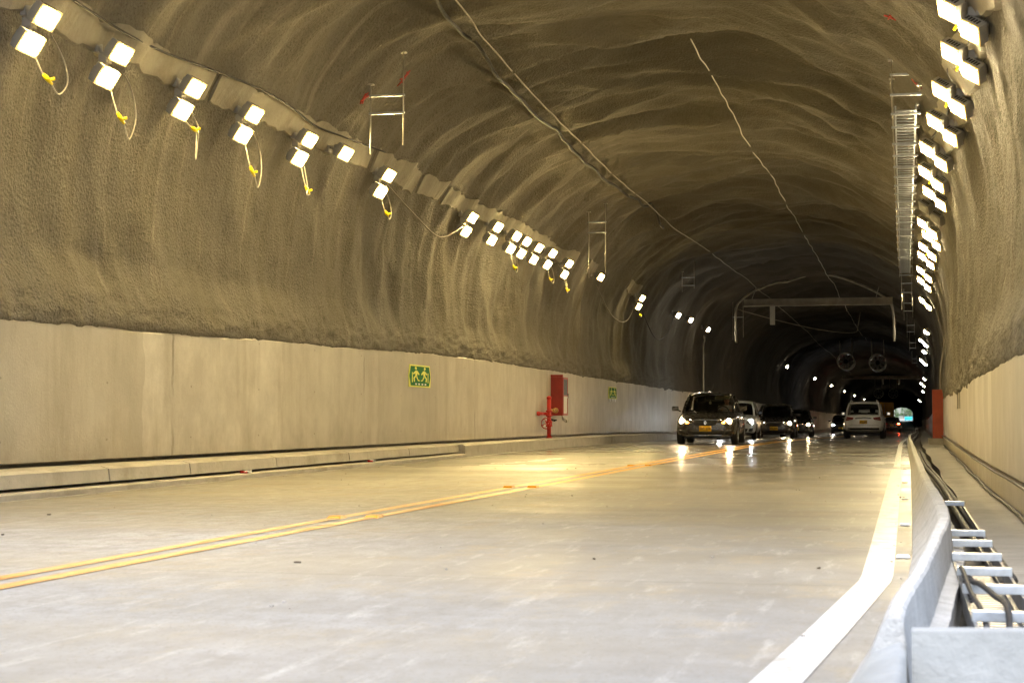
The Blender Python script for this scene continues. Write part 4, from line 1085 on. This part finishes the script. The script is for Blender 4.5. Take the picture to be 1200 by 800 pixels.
def make_car(spec, paint, label, loc, rz=0, front_on='hl', rear_on=False, detail=True, group=None, rails=False, only_one=False, plate=True, name='car'):
    L, hw = spec['L'], spec['hw']; y0 = -spec['fo']        # local y: front axle at 0, front = -y
    t = empty(name, loc, label, 'car', group, rz)
    # ---- body shell: stations along the car
    rings = []
    for (s, zb, zt, w) in spec['st']:
        h = zt - zb
        half = [(0, zb), (w * .78, zb), (w * .95, zb + .09 * h), (w, zb + .34 * h), (w * .99, zb + .62 * h), (w * .955, zb + .86 * h), (w * .84, zt - .008), (w * .45, zt + .012), (0, zt + .018)]
        rings.append((s + y0, half))
    vs = []; fs = []
    n = 16
    for y, half in rings:
        vs += [(x, y, z) for x, z in half] + [(-x, y, z) for x, z in half[-2:0:-1]]
    for i in range(len(rings) - 1):
        for k in range(n):
            fs.append((i * n + k, i * n + (k + 1) % n, (i + 1) * n + (k + 1) % n, (i + 1) * n + k))
    def cap(o):
        r = [o + k for k in range(n)]
        out = []
        for k in range(0, 8):
            a, b, c_, d = r[k], r[k + 1], r[(n - k - 1) % n], r[(n - k) % n]
            q = []
            for v in (a, b, c_, d):
                if v not in q: q.append(v)
            if len(q) >= 3: out.append(tuple(q))
        return out
    fs += cap(0) + cap((len(rings) - 1) * n)
    mb = MB(); mb.add(vs, fs, 0, True); shell = mb.mesh('shell', [M[paint], M['cabin']])
    (wy0, wz0, whw0), (wy1, wz1, whw1) = spec['ws']; (ry1, rz1, rhw1), (ry0, rz0, rhw0) = spec['rs']
    cm = MB(); zt = wz0 + .5
    cm.box(((0), (wy0 + ry0) / 2 + y0 + .05, .52 + .5), (2 * (whw0 - .06), ry0 - wy0 - .34, 1.0), None, 1)
    cab = cm.mesh('cut', [M[paint], M['cabin']])
    wm = MB(); wr = spec['wr']
    for yy in (0, spec['wb']):
        for sx in (-1, 1):
            wm.lathe([(0, 0), (wr + .065, 0), (wr + .065, .26), (0, .26)], (sx * (hw + .03) - (.26 if sx > 0 else 0), yy, wr + .005), Matrix.Rotation(PI / 2, 3, 'Y'), 28, 1, False)
    arches = wm.mesh('cut', [M[paint], M['cabin']])
    body_me = baked(shell, [subsurf(2), cut(cab), cut(arches)], 'body')
    for p in body_me.polygons: p.use_smooth = p.material_index == 0
    if not body_me.materials: body_me.materials.append(M[paint])
    link('body', body_me, t)
    full = baked(shell, [subsurf(2)], 'probe')
    bvh = BVHTree.FromPolygons([v.co.copy() for v in full.vertices], [tuple(p.vertices) for p in full.polygons])
    # ---- patches that follow the shell
    def resamp(line, n):
        P = [Vector(p) for p in line]; d = [0]
        for a, b in zip(P, P[1:]): d.append(d[-1] + (b - a).length)
        out = []
        for i in range(n):
            q = d[-1] * i / (n - 1); j = 0
            while j < len(d) - 2 and d[j + 1] < q: j += 1
            f = 0 if d[j + 1] == d[j] else (q - d[j]) / (d[j + 1] - d[j])
            out.append(P[j].lerp(P[j + 1], f))
        return out
    def patch(nm, top, bot, mat, front=True, off=.010, parent=None, n=9, m=5, bulge=.0):
        T, B = resamp(top, n), resamp(bot, n); P = []
        for j in range(m):
            for i in range(n):
                q = T[i].lerp(B[i], j / (m - 1)); d = 1 if front else -1
                h = bvh.ray_cast(Vector((q.x, -8 * d, q.y)), Vector((0, d, 0)), 12)[0]
                if h is None: h = Vector((q.x, P[-1].y if P else (y0 if front else y0 + L), q.y))
                bb = bulge * math.sin(PI * i / (n - 1)) * math.sin(PI * j / (m - 1))
                P.append(h - Vector((0, d * (off + bb), 0)))
        N = len(P); vs = P + [p + Vector((0, (.03 if front else -.03), 0)) for p in P]; fs = []
        for j in range(m - 1):
            for i in range(n - 1):
                a = j * n + i; fs.append((a, a + 1, a + n + 1, a + n)); fs.append((N + a, N + a + n, N + a + n + 1, N + a + 1))
        ring = list(range(n)) + [j * n + n - 1 for j in range(1, m)] + [(m - 1) * n + i for i in range(n - 2, -1, -1)] + [j * n for j in range(m - 2, 0, -1)]
        for a, b in zip(ring, ring[1:] + ring[:1]): fs.append((a, b, N + b, N + a))
        mb = MB(); mb.add(vs, fs, 0, True); return mb.build(nm, M[mat], parent or t)
    zh = spec['st'][2][2]; zlow = spec['st'][2][1]                    # bonnet edge / sill heights at the nose
    def Zf(f): return zlow + (zh - zlow) * f
    w = spec['st'][2][3]
    # front
    patch('grille', [(-w * .50, Zf(.86)), (0, Zf(.88)), (w * .50, Zf(.86))], [(-w * .34, Zf(.60)), (0, Zf(.56)), (w * .34, Zf(.60))], 'cdark', True, .006, m=4)
    patch('bonnet_trim', [(-w * .56, Zf(.93)), (0, Zf(.95)), (w * .56, Zf(.93))], [(-w * .53, Zf(.88)), (0, Zf(.90)), (w * .53, Zf(.88))], 'chrome', True, .010, m=2)
    patch('bumper_intake', [(-w * .66, Zf(.34)), (0, Zf(.36)), (w * .66, Zf(.34))], [(-w * .58, Zf(.12)), (0, Zf(.10)), (w * .58, Zf(.12))], 'cdark', True, .006, m=4)
    patch('bumper_strip', [(-w * .95, Zf(.075)), (0, Zf(.06)), (w * .95, Zf(.075))], [(-w * .92, Zf(.03)), (0, Zf(.015)), (w * .92, Zf(.03))], 'chrome' if detail else 'cdark', True, .012, m=2, n=13)
    for s in (-1, 1):
        on = front_on and (not only_one or s > 0)
        hlb = patch('headlight', [(s * w * .60, Zf(.82)), (s * w * .80, Zf(.97)), (s * w * .99, Zf(1.0))], [(s * w * .56, Zf(.70)), (s * w * .80, Zf(.64)), (s * w * .99, Zf(.74))], 'hlglass', True, .010, n=7, m=4, bulge=.012)
        if on:
            h = bvh.ray_cast(Vector((s * w * .83, -8, Zf(.82))), Vector((0, 1, 0)), 12)[0]
            b = MB(); R = Matrix.Rotation(PI / 2, 3, 'X')
            b.lathe([(0, .022), (.045, .016), (.068, 0), (.068, -.03), (0, -.03)], h + Vector((0, -.022, 0)), R, 16); b.build('bulb', M[front_on], hlb)
            if detail:
                patch('indicator', [(s * w * .60, Zf(.78)), (s * w * .69, Zf(.84))], [(s * w * .58, Zf(.715)), (s * w * .69, Zf(.69))], 'amber', True, .026, hlb, 4, 3)
        patch('fog_recess', [(s * w * .74, Zf(.36)), (s * w * .92, Zf(.38))], [(s * w * .68, Zf(.14)), (s * w * .90, Zf(.16))], 'cdark', True, .005, n=5, m=3)
    def place_plate(zc, front, nm='licence_plate'):
        pr = patch(nm, [(-.165, zc + .075), (.165, zc + .075)], [(-.165, zc - .075), (.165, zc - .075)], 'plate', front, .03, n=3, m=2)
        d = -1 if front else 1; hy = bvh.ray_cast(Vector((0, 8 * d, zc)), Vector((0, -d, 0)), 12)[0].y + d * .031
        b = MB()
        for k in range(6):
            x = -.12 + k * .048 + (.012 if k > 2 else -.012)
            b.box((x - .011, hy + d * .003, zc + .012), (.009, .004, .062)); b.box((x + .011, hy + d * .003, zc + .004), (.009, .004, .046)); b.box((x, hy + d * .003, zc + .012 + .026 * (-1) ** k), (.022, .0036, .010))
        b.box((0, hy + d * .003, zc - .050), (.14, .004, .014))
        b.build('plate_text', M['cdark'], pr)
    if plate: place_plate(Zf(.42), True)
    if detail:
        h = bvh.ray_cast(Vector((0, -8, Zf(.74))), Vector((0, 1, 0)), 12)[0] + Vector((0, -.03, 0)); em = MB()
        q = [(0, .065), (.042, 0), (0, -.065), (-.042, 0)]; q2 = [(a * .5, b * .5) for a, b in q]
        vs = [h + Vector((a, 0, b)) for a, b in q] + [h + Vector((a, 0, b)) for a, b in q2]; vs += [v + Vector((0, .03, 0)) for v in vs]
        fs = []
        for k in range(4):
            j = (k + 1) % 4; fs += [(k, j, 4 + j, 4 + k), (8 + k, 12 + k, 12 + j, 8 + j), (k, 8 + k, 8 + j, j), (4 + k, 4 + j, 12 + j, 12 + k)]
        em.add(vs, fs); em.build('emblem', M['chrome'], t)
        wl = MB()
        for x0, x1 in ((-.55, -.05), (.05, .58)): wl.tube([(x0, wy0 + y0 - .02, wz0 + .015), (x1, wy0 + y0 + .03, wz0 + .035)], .009, 5)
        wl.build('wiper', M['cdark'], t)
    # rear
    we = spec['st'][-3][3]; zr = spec['st'][-3][2]; zrb = spec['st'][-3][1]
    def Zr(f): return zrb + (zr - zrb) * f
    for s in (-1, 1):
        tl = patch('tail_light', [(s * we * .50, Zr(.80)), (s * we * .96, Zr(.88))], [(s * we * .56, Zr(.70)), (s * we * .99, Zr(.62))], 'tail', False, .012, n=6, m=3)
        if rear_on: patch('brake_lamp', [(s * we * .68, Zr(.83)), (s * we * .9, Zr(.85))], [(s * we * .7, Zr(.72)), (s * we * .9, Zr(.70))], 'tailon', False, .026, tl, 4, 3)
        else: patch('lamp_strip', [(s * we * .58, Zr(.765)), (s * we * .92, Zr(.775))], [(s * we * .60, Zr(.735)), (s * we * .92, Zr(.725))], 'hlglass', False, .026, tl, 4, 3)
    patch('tailgate_trim', [(-we * .42, Zr(.80)), (0, Zr(.82)), (we * .42, Zr(.80))], [(-we * .42, Zr(.74)), (0, Zr(.76)), (we * .42, Zr(.74))], 'chrome', False, .012, m=2)
    patch('rear_bumper_insert', [(-we * .82, Zr(.22)), (0, Zr(.22)), (we * .82, Zr(.22))], [(-we * .80, Zr(.02)), (0, Zr(.02)), (we * .80, Zr(.02))], 'cdark', False, .010, n=13, m=3)
    patch('tailgate_crease', [(-we * .80, Zr(.405)), (0, Zr(.385)), (we * .80, Zr(.405))], [(-we * .80, Zr(.385)), (0, Zr(.365)), (we * .80, Zr(.385))], 'lampgrey', False, .006, n=11, m=2)
    if plate: place_plate(Zr(.56), False)
    # ---- greenhouse
    rf = spec['roof']
    A0, A1, C1, C0 = (Vector((whw0, wy0 + y0, wz0)), Vector((whw1, wy1 + y0, wz1)), Vector((rhw1, ry1 + y0, rz1)), Vector((rhw0, ry0 + y0, rz0)))
    ym = (wy1 + ry1) / 2 + y0
    rail = [A0 + Vector((.0, -.05, -.03)), A0.lerp(A1, .5) + Vector((.01, 0, .03)), A1, Vector((max(whw1, rhw1) + .015, ym, rf - .075)), C1, C0.lerp(C1, .5) + Vector((.01, .05, .02)), C0 + Vector((0, .04, -.03))]
    fr = MB()
    for s in (-1, 1): fr.tube(bez([Vector((p.x * s, p.y, p.z)) for p in rail], 6), .038, 8)
    yb = (A0.y + C0.y) / 2
    for s in (-1, 1):
        fr.tube([(s * (whw0 + .04), yb + .02, wz0 - .04), (s * (whw1 + .04), yb + .08, rf - .09)], .036, 6)
    fr.build('cabin_frame', M[paint], t)
    mb = MB(); nx_, ny_ = 11, 9; vs = []
    for j in range(ny_):
        f = j / (ny_ - 1); y = A1.y + (C1.y - A1.y) * f; hwid = whw1 + (rhw1 - whw1) * f + .02 * math.sin(PI * f)
        zc = wz1 + (rz1 - wz1) * f + (rf - max(wz1, rz1)) * (math.sin(PI * f) ** .7)
        for i in range(nx_):
            u = -1 + 2 * i / (nx_ - 1); vs.append((u * hwid, y + (-.05 if j == 0 else .05 if j == ny_ - 1 else 0) * (1 - u * u), zc + .03 - .055 * abs(u) ** 3))
    N = len(vs); vs += [(x, y, z - .035) for x, y, z in vs]; fs = []
    for j in range(ny_ - 1):
        for i in range(nx_ - 1):
            a = j * nx_ + i; fs += [(a, a + 1, a + nx_ + 1, a + nx_), (N + a, N + a + nx_, N + a + nx_ + 1, N + a + 1)]
    ring = list(range(nx_)) + [j * nx_ + nx_ - 1 for j in range(1, ny_)] + [(ny_ - 1) * nx_ + i for i in range(nx_ - 2, -1, -1)] + [j * nx_ for j in range(ny_ - 2, 0, -1)]
    for a, b in zip(ring, ring[1:] + ring[:1]): fs.append((a, b, N + b, N + a))
    mb.add(vs, fs, 0, True); roof = mb.build('roof', M[paint], t)
    if detail: m2 = MB(); m2.tube([(.02, A1.y + .25, rf + .02), (.05, A1.y + .45, rf + .26)], .006, 5); m2.build('antenna', M['cdark'], roof)
    if rails:
        for s in (-1, 1):
            m2 = MB(); m2.tube(bez([(s * (whw1 - .06), A1.y + .2, rf - .02), (s * (whw1 - .06), A1.y + .35, rf + .055), (s * (whw1 - .06), C1.y - .3, rf + .055), (s * (whw1 - .06), C1.y - .12, rf - .02)], 5), .018, 6); m2.build('roof_rail', M['pwhite'], roof)
        m2 = MB(); m2.box((0, C1.y - .25, rf + .06), (.05, .16, .10), None, 0, .015); m2.build('fin_antenna', M['pwhite'], roof)
        m2 = MB(); m2.box((0, C1.y + .08, rz1 + .02), (2 * rhw1 - .04, .22, .035), None, 0, .01); m2.build('spoiler', M[paint], roof)
    def pane(nm, fn, nu, nv, mat='glass'):
        vs = [fn(i / (nu - 1), j / (nv - 1)) for j in range(nv) for i in range(nu)]
        mb = MB(); mb.add(vs, [(j * nu + i, j * nu + i + 1, (j + 1) * nu + i + 1, (j + 1) * nu + i) for j in range(nv - 1) for i in range(nu - 1)], 0, True)
        return mb.build(nm, M[mat], t)
    def scr(a, b, k):
        def f(u, v):
            p = a.lerp(b, v); s = 2 * u - 1; return (p.x * s, p.y + k * (1 - s * s), p.z)
        return f
    pane('windshield', scr(A0, A1, -.07), 11, 5)
    pane('rear_window', scr(C0, C1, .05), 11, 5)
    for s in (-1, 1):
        for nm, ya0, yb0, ya1, yb1 in (('side_window', A0.y + .12, yb, A1.y + .04, yb + .06), ('side_window', yb + .05, C0.y - .16, yb + .10, C1.y - .02)):
            def f(u, v, s=s, ya0=ya0, yb0=yb0, ya1=ya1, yb1=yb1):
                return (s * (whw0 + .055 - (whw0 - whw1 + .02) * v), (ya0 + (yb0 - ya0) * u) * (1 - v) + (ya1 + (yb1 - ya1) * u) * v, wz0 - .02 + (rf - .09 - wz0) * v)
            pane(nm, f, 4, 4)
        # mirrors, handles
        mm = MB(); c = Vector((s * (hw + .09), A0.y + .20, wz0 + .07)); mm.box(c, (.19, .10, .13), Matrix.Rotation(s * -.15, 3, 'Z'), 0, .03)
        mm.tube([(s * (hw - .06), A0.y + .24, wz0 - .01), (s * (hw + .04), A0.y + .22, wz0 + .04)], .022, 6)
        mo = mm.build('wing_mirror', M[paint if detail else 'cdark'], t)
        m3 = MB(); m3.box(c + Vector((0, .053, 0)), (.15, .004, .10)); m3.build('mirror_glass', M['chrome'], mo)
        for yy in (yb - .12, yb + .85):
            hd = MB(); hd.box((s * (hw + .004), yy, wz0 - .13), (.03, .16, .028), None, 0, .008); hd.build('door_handle', M[paint], t)
        for yy in (A0.y + .22, yb + .02, yb + .98):
            pass
    # ---- wheels
    wmesh = MB(); R = Matrix.Rotation(PI / 2, 3, 'Y'); tw = .19
    wmesh.lathe([(wr * .64, -tw / 2), (wr * .90, -tw / 2), (wr * .985, -tw * .38), (wr, -tw * .2), (wr, tw * .2), (wr * .985, tw * .38), (wr * .90, tw / 2), (wr * .64, tw / 2)], R=R, n=32)
    wme = wmesh.mesh('wheel', M['tyre'])
    rimm = MB(); rimm.lathe([(wr * .66, -tw * .45), (wr * .66, tw * .47), (wr * .60, tw * .47), (wr * .58, tw * .2), (wr * .58, -tw * .45)], R=R, n=32)
    rimm.lathe([(0, tw * .36), (.05, tw * .36), (.06, tw * .2), (0, tw * .2)], R=R, n=16)
    for k in range(7):
        a = 2 * PI * k / 7; d = Vector((0, math.cos(a), math.sin(a))); q = Matrix.Rotation(-a, 3, 'X')
        rimm.tube([d * .03 + Vector((tw * .30, 0, 0)), d * wr * .62 + Vector((tw * .36, 0, 0))], [.026, .018], 6)
    rme = rimm.mesh('rim', M['rim'])
    for yy in (0, spec['wb']):
        for s in (-1, 1):
            wo = link('wheel', wme, t); wo.location = (s * (hw - .115), yy, wr); wo.rotation_euler.z = 0 if s > 0 else PI
            link('rim', rme, wo)
    ub = MB(); ub.box((0, spec['wb'] / 2, .20), (hw * 1.55, spec['wb'] - .9, .08)); ub.build('underbody', M['cdark'], t)
    # ---- cabin furniture
    zs = .52
    for s in (-1, 1):
        st_ = MB(); st_.box((s * .36, yb + .12, zs + .06), (.48, .5, .14), None, 0, .04); st_.box((s * .36, yb + .42, zs + .36), (.46, .13, .60), Matrix.Rotation(-.22, 3, 'X'), 0, .045)
        st_.box((s * .36, yb + .52, zs + .74), (.24, .09, .17), Matrix.Rotation(-.15, 3, 'X'), 0, .035); st_.build('front_seat', M['cabin'], t)
    bs = MB(); bs.box((0, C0.y - .42, zs + .34), (1.16, .14, .58), Matrix.Rotation(-.25, 3, 'X'), 0, .04); bs.build('rear_bench', M['cabin'], t)
    db = MB(); db.box((0, A0.y + .30, wz0 - .10), (2 * whw0 - .16, .34, .16), None, 0, .04); db.build('dashboard', M['cabin'], t)
    if detail:
        sw = MB(); c = Vector((.36, A0.y + .52, wz0 - .03)); rr = [c + Vector((.17 * math.cos(a), -.06 * math.sin(a), .17 * math.sin(a))) for a in np.linspace(0, 2 * PI, 22)]
        sw.tube(rr, .014, 6, cap=False); sw.tube([c, c + Vector((0, -.2, -.08))], .03, 6); sw.tube([rr[0], rr[11]], .012, 5); sw.build('steering_wheel', M['cdark'], t)
        rv = MB(); rv.box((0, A1.y - .13, wz1 - .10), (.22, .03, .07), None, 0, .01); rv.build('rear_view_mirror', M['cdark'], t)
        sv = MB(); sv.box((.34, A1.y - .075, wz1 - .075), (.40, .012, .085), Matrix.Rotation(.5, 3, 'X')); sv.build('sun_visor', M['visor'], t)
        hg_ = MB(); hg_.tube([(0, A1.y - .15, wz1 - .13), (0, A1.y - .15, wz1 - .18)], .003, 4); hg_.lathe([(0, -.05), (.035, -.03), (.035, .01), (0, .03)], (0, A1.y - .15, wz1 - .21), n=12); hg_.build('hanging_ornament', M['visor'], t)
    for c in CUTTERS: bpy.data.objects.remove(c)
    CUTTERS.clear()
    return t

def gpos(x, y): return (x, y, S(y)[1] + .005)
CG_ = 'cars queueing towards the camera in the left lane'
c1 = make_car(SEDAN, 'pgrey', 'dark grey sedan with both warm headlights lit and yellow plate, first of the oncoming queue', gpos(-5.34, 47.6), .022, group=CG_)
make_car(HATCH, 'psilver', 'small silver hatchback with one dazzling white headlight showing behind the dark grey sedan', gpos(-6.35, 66.5), .02, 'hlwhite', detail=False, group=CG_)
make_car(SEDAN, 'pblack', 'black sedan with lit headlight and yellow plate behind the silver hatchback', gpos(-5.32, 72.5), .02, 'hl', detail=False, group=CG_)
make_car(SEDAN, 'pblack', 'black car half hidden behind the black sedan, last clear one of the queue', gpos(-5.5, 90), .02, 'hl', detail=False, group=CG_)
make_car(HATCH, 'pgrey', 'distant car with small white headlights seen just left of the white sport utility', gpos(-5.0, 140), .02, 'hlwhite', detail=False, group=CG_)
make_car(HATCH, 'pgrey', 'farthest oncoming car, a tiny dot of light left of the white sport utility', gpos(-5.6, 195), .02, 'hl', detail=False, group=CG_)
RG_ = 'vehicles driving away in the right lane'
make_car(SUV, 'pwhite', 'white sport utility with black rear window and yellow plate driving away in the right lane', gpos(-1.70, 79.5), PI - .015, None, detail=False, group=RG_, rails=True)
make_car(SEDAN, 'pblack', 'dark car with a glowing red brake lamp ahead of the white sport utility', gpos(-1.15, 170), PI - .01, None, True, detail=False, group=RG_)

# person at the wheel of the first car
def driver(car, label):
    pts = {'pelvis': (.36, 0, .62), 'waist': (.36, .03, .76), 'chest': (.36, .08, .98), 'neck0': (.36, .07, 1.09), 'neck': (.36, .05, 1.135), 'chin': (.36, .02, 1.185), 'face': (.36, .03, 1.25), 'top': (.36, .045, 1.315),
           'nose': (.36, -.072, 1.235), 'earL': (.445, .04, 1.24), 'earR': (.275, .04, 1.24),
           'shL': (.54, .08, 1.03), 'elL': (.60, -.10, .86), 'wrL': (.50, -.30, .95), 'haL': (.47, -.36, .98),
           'shR': (.18, .08, 1.03), 'elR': (.12, -.10, .86), 'wrR': (.24, -.30, .95), 'haR': (.27, -.36, .98), 'knL': (.46, -.38, .66), 'knR': (.26, -.38, .66)}
    rad = dict(pelvis=(.15, .12), waist=(.14, .11), chest=(.17, .11), neck0=(.075, .07), neck=(.055, .06), chin=(.06, .072), face=(.078, .092), top=(.055, .065), nose=(.014, .014), earL=(.014, .02), earR=(.014, .02),
               shL=(.075, .075), elL=(.05, .05), wrL=(.033, .03), haL=(.04, .028), shR=(.075, .075), elR=(.05, .05), wrR=(.033, .03), haR=(.04, .028), knL=(.075, .075), knR=(.075, .075))
    ed = [('pelvis', 'waist'), ('waist', 'chest'), ('chest', 'neck0'), ('neck0', 'neck'), ('neck', 'chin'), ('chin', 'face'), ('face', 'top'), ('face', 'nose'), ('face', 'earL'), ('face', 'earR'),
          ('chest', 'shL'), ('shL', 'elL'), ('elL', 'wrL'), ('wrL', 'haL'), ('chest', 'shR'), ('shR', 'elR'), ('elR', 'wrR'), ('wrR', 'haR'), ('pelvis', 'knL'), ('pelvis', 'knR')]
    nm = list(pts); me = bpy.data.meshes.new('person'); me.from_pydata([pts[k] for k in nm], [(nm.index(a), nm.index(b)) for a, b in ed], [])
    def sk(o):
        o.modifiers.new('k', 'SKIN')
        o.data.skin_vertices or None
        for i, k in enumerate(nm):
            v = o.data.skin_vertices[0].data[i]; v.radius = rad[k]; v.use_root = k == 'pelvis'
    bm = bmesh.new(); bm.from_mesh(me); bm.verts.layers.skin.verify(); bm.to_mesh(me); bm.free()
    out = baked(me, [sk, subsurf(2)], 'person')
    out.materials.clear(); out.materials.append(M['shirt']); out.materials.append(M['skin'])
    for p in out.polygons:
        p.use_smooth = True; c = p.center
        p.material_index = 1 if (c.z > 1.10 and abs(c.x - .36) < .13) or c.y < -.27 and c.z > .8 else 0
    root = car.location; yb = (SEDAN['ws'][0][0] + SEDAN['rs'][1][0]) / 2 - SEDAN['fo']
    o = link('person', out, None, label, 'person'); o.location = Vector(root) + Vector((0, yb + .10, 0)); o.rotation_euler.z = car.rotation_euler.z
    hm = MB()
    for j, zz in enumerate((1.235, 1.265, 1.295, 1.325, 1.345)):
        pass
    hm.lathe([(.098, -.03), (.100, .02), (.092, .06), (.066, .09), (.03, .105), (0, .108)], (.36, .055, 1.262), Matrix.Rotation(-.25, 3, 'X') @ Matrix.Diagonal((.9, 1.05, 1)), 20)
    hm.build('hair', M['hair'], o)
driver(c1, 'driver in a pale shirt, both hands on the wheel of the dark grey sedan')

# yellow lorry far ahead
def lorry(loc, label):
    t = empty('truck', loc, label, 'truck')
    mb = MB(); mb.box((0, 3.4, 2.12), (2.45, 6.6, 2.35), None, 0, .05); bx = mb.build('cargo_box', M['pyellow'], t)
    for s in (-1, 1):
        d = MB(); d.box((s * .60, .085, 2.10), (1.16, .03, 2.18), None, 0, .01); do = d.build('rear_door', M['pyellow'], bx)
        r = MB(); r.tube([(s * .16, .055, 1.1), (s * .16, .055, 3.1)], .02, 6); r.build('locking_rod', M['galv'], do)
    mb = MB(); mb.box((0, 4.4, .82), (.9, 8.6, .22)); mb.box((0, .12, .55), (2.2, .10, .14)); mb.build('chassis', M['cdark'], t)
    mb = MB(); mb.box((0, 8.0, 1.55), (2.2, 1.9, 1.9), None, 0, .12); mb.build('cab', M['pyellow'], t)
    R = Matrix.Rotation(PI / 2, 3, 'Y')
    for s in (-1, 1):
        for y in (1.8, 7.6):
            w = MB(); w.lathe([(0, -.15), (.3, -.15), (.46, -.14), (.48, 0), (.46, .14), (.3, .15), (0, .15)], R=R, n=24); wo = w.build('wheel', M['tyre'], t); wo.location = (s * .95, y, .48)
        k = MB(); k.box((s * .9, .05, .74), (.28, .05, .14), None, 0, .01); k.build('tail_light', M['tail'], t)
        m = MB(); m.box((s * .95, .9, .5), (.4, .02, .5)); m.build('mudguard', M['cdark'], t)
lorry(gpos(-2.45, 205), 'yellow box truck showing above the right shoulder of the white sport utility')


# ------------------------------------------------------------------ beyond the far mouth
random.seed(5)
def tree(x, y, h, label):
    z = S(900)[1] - .42; t = empty('leafy_tree', (x, y, z), label, 'tree', 'trees beyond the far tunnel mouth')
    mb = MB(); mb.tube(bez([(0, 0, -.1), (.1, 0, h * .3), (-.1, .1, h * .6), (.05, 0, h * .85)], 5), [.22 * (1 - .045 * k) for k in range(16)], 8)
    for k in range(6):
        a = random.uniform(0, 6.3); z0 = h * random.uniform(.3, .6); mb.tube([(0, 0, z0), (math.cos(a) * h * .14, math.sin(a) * h * .14, z0 + h * .12), (math.cos(a) * h * .24, math.sin(a) * h * .24, z0 + h * .26)], [.09, .06, .02], 6)
    mb.build('trunk', M['bark'], t)
    cr = MB()
    cl = [(Vector((random.gauss(0, h * .17), random.gauss(0, h * .17), h * random.uniform(.35, .98))), h * random.uniform(.08, .16)) for _ in range(22)]
    for cpt, cr_ in cl:
        for _ in range(60):
            d = Vector((random.gauss(0, 1), random.gauss(0, 1), random.gauss(0, 1))).normalized() * cr_ * random.random() ** .4
            p = cpt + d; s = random.uniform(.12, .26); a = Vector((random.gauss(0, 1), random.gauss(0, 1), random.gauss(0, .6))).normalized(); b = a.orthogonal().normalized()
            cr.add([p + a * s, p + b * s * .6, p - a * s, p - b * s * .6], [(0, 1, 2, 3)])
    cr.build('crown', M['leaf'], t)
tree(-4.5, 925, 6.5, 'leafy green tree beyond the far tunnel mouth, left of the bright gap')
tree(2.4, 945, 7.5, 'leafy green tree beyond the far tunnel mouth, behind the cyan tarpaulin')
tree(.3, 970, 9.0, 'tallest leafy green tree in the middle of the far tunnel mouth')
tree(4.6, 955, 8.0, 'leafy green tree at the far right of the tunnel mouth')
zt = S(900)[1]
tp = empty('tarpaulin_shelter', (2.0, 909, zt - .35), 'bright cyan tarpaulin shelter just outside the far tunnel mouth', 'shelter')
mb = MB(); mb.add([(-2, 0, 2.2), (2, 0, 2.3), (2, 3, 2.6), (-2, 3, 2.5), (-2, 0, .7), (2, 0, .7)], [(0, 1, 2, 3), (0, 4, 5, 1)]); mb.build('sheet', M['cyan'], tp)
for x in (-1.95, 1.95):
    for y in (.03, 2.95): mb = MB(); mb.tube([(x, y, -.02), (x, y, 2.3)], .04, 6); mb.build('pole', M['galvrod'], tp)

# ------------------------------------------------------------------ light, sky, camera
world = bpy.data.worlds.new('World'); scene.world = world; world.use_nodes = True
wt = world.node_tree; bg = wt.nodes['Background']; sky = wt.nodes.new('ShaderNodeTexSky'); sky.sky_type = 'NISHITA'; sky.sun_disc = False
EL, AZ = math.radians(58), math.radians(180)
sky.sun_elevation = EL; sky.sun_rotation = AZ; sky.dust_density = 2.2; sky.air_density = 1.0
wt.links.new(sky.outputs[0], bg.inputs[0]); bg.inputs[1].default_value = .10
sun = bpy.data.lights.new('sun', 'SUN'); sun.energy = .92; sun.angle = math.radians(50); sun.color = (.97, .98, 1)
so = bpy.data.objects.new('sun', sun); COL.objects.link(so)
dirv = Vector((math.sin(AZ) * math.cos(EL), math.cos(AZ) * math.cos(EL), math.sin(EL)))   # towards the sun (behind the camera)
so.rotation_euler = dirv.to_track_quat('Z', 'Y').to_euler(); so.location = (0, -20, 30)

cam = bpy.data.cameras.new('camera'); co_ = bpy.data.objects.new('camera', cam); COL.objects.link(co_)
cam.sensor_width = 36; cam.lens = 60; cam.clip_start = .1; cam.clip_end = 4000
pitch = math.atan(89 / 2000.0); yaw = math.atan(.23 * math.cos(pitch))
co_.location = (0, 0, .75); co_.rotation_euler = (PI / 2 + pitch, 0, yaw)
cam.dof.use_dof = True; cam.dof.focus_distance = 34; cam.dof.aperture_fstop = 7.1
scene.camera = co_

scene.view_settings.view_transform = 'Standard'; scene.view_settings.look = 'None'
scene.view_settings.exposure = 2.22; scene.view_settings.gamma = 1; scene.view_settings.use_curve_mapping = False
cy = scene.cycles
scene.render.engine = 'CYCLES'
cy.use_denoising = True
try: cy.denoiser = 'OPENIMAGEDENOISE'
except Exception: pass
cy.max_bounces = 8; cy.diffuse_bounces = 5; cy.glossy_bounces = 3; cy.transmission_bounces = 4; cy.transparent_max_bounces = 8
cy.caustics_reflective = False; cy.caustics_refractive = False; cy.sample_clamp_indirect = 8
cy.use_light_tree = True
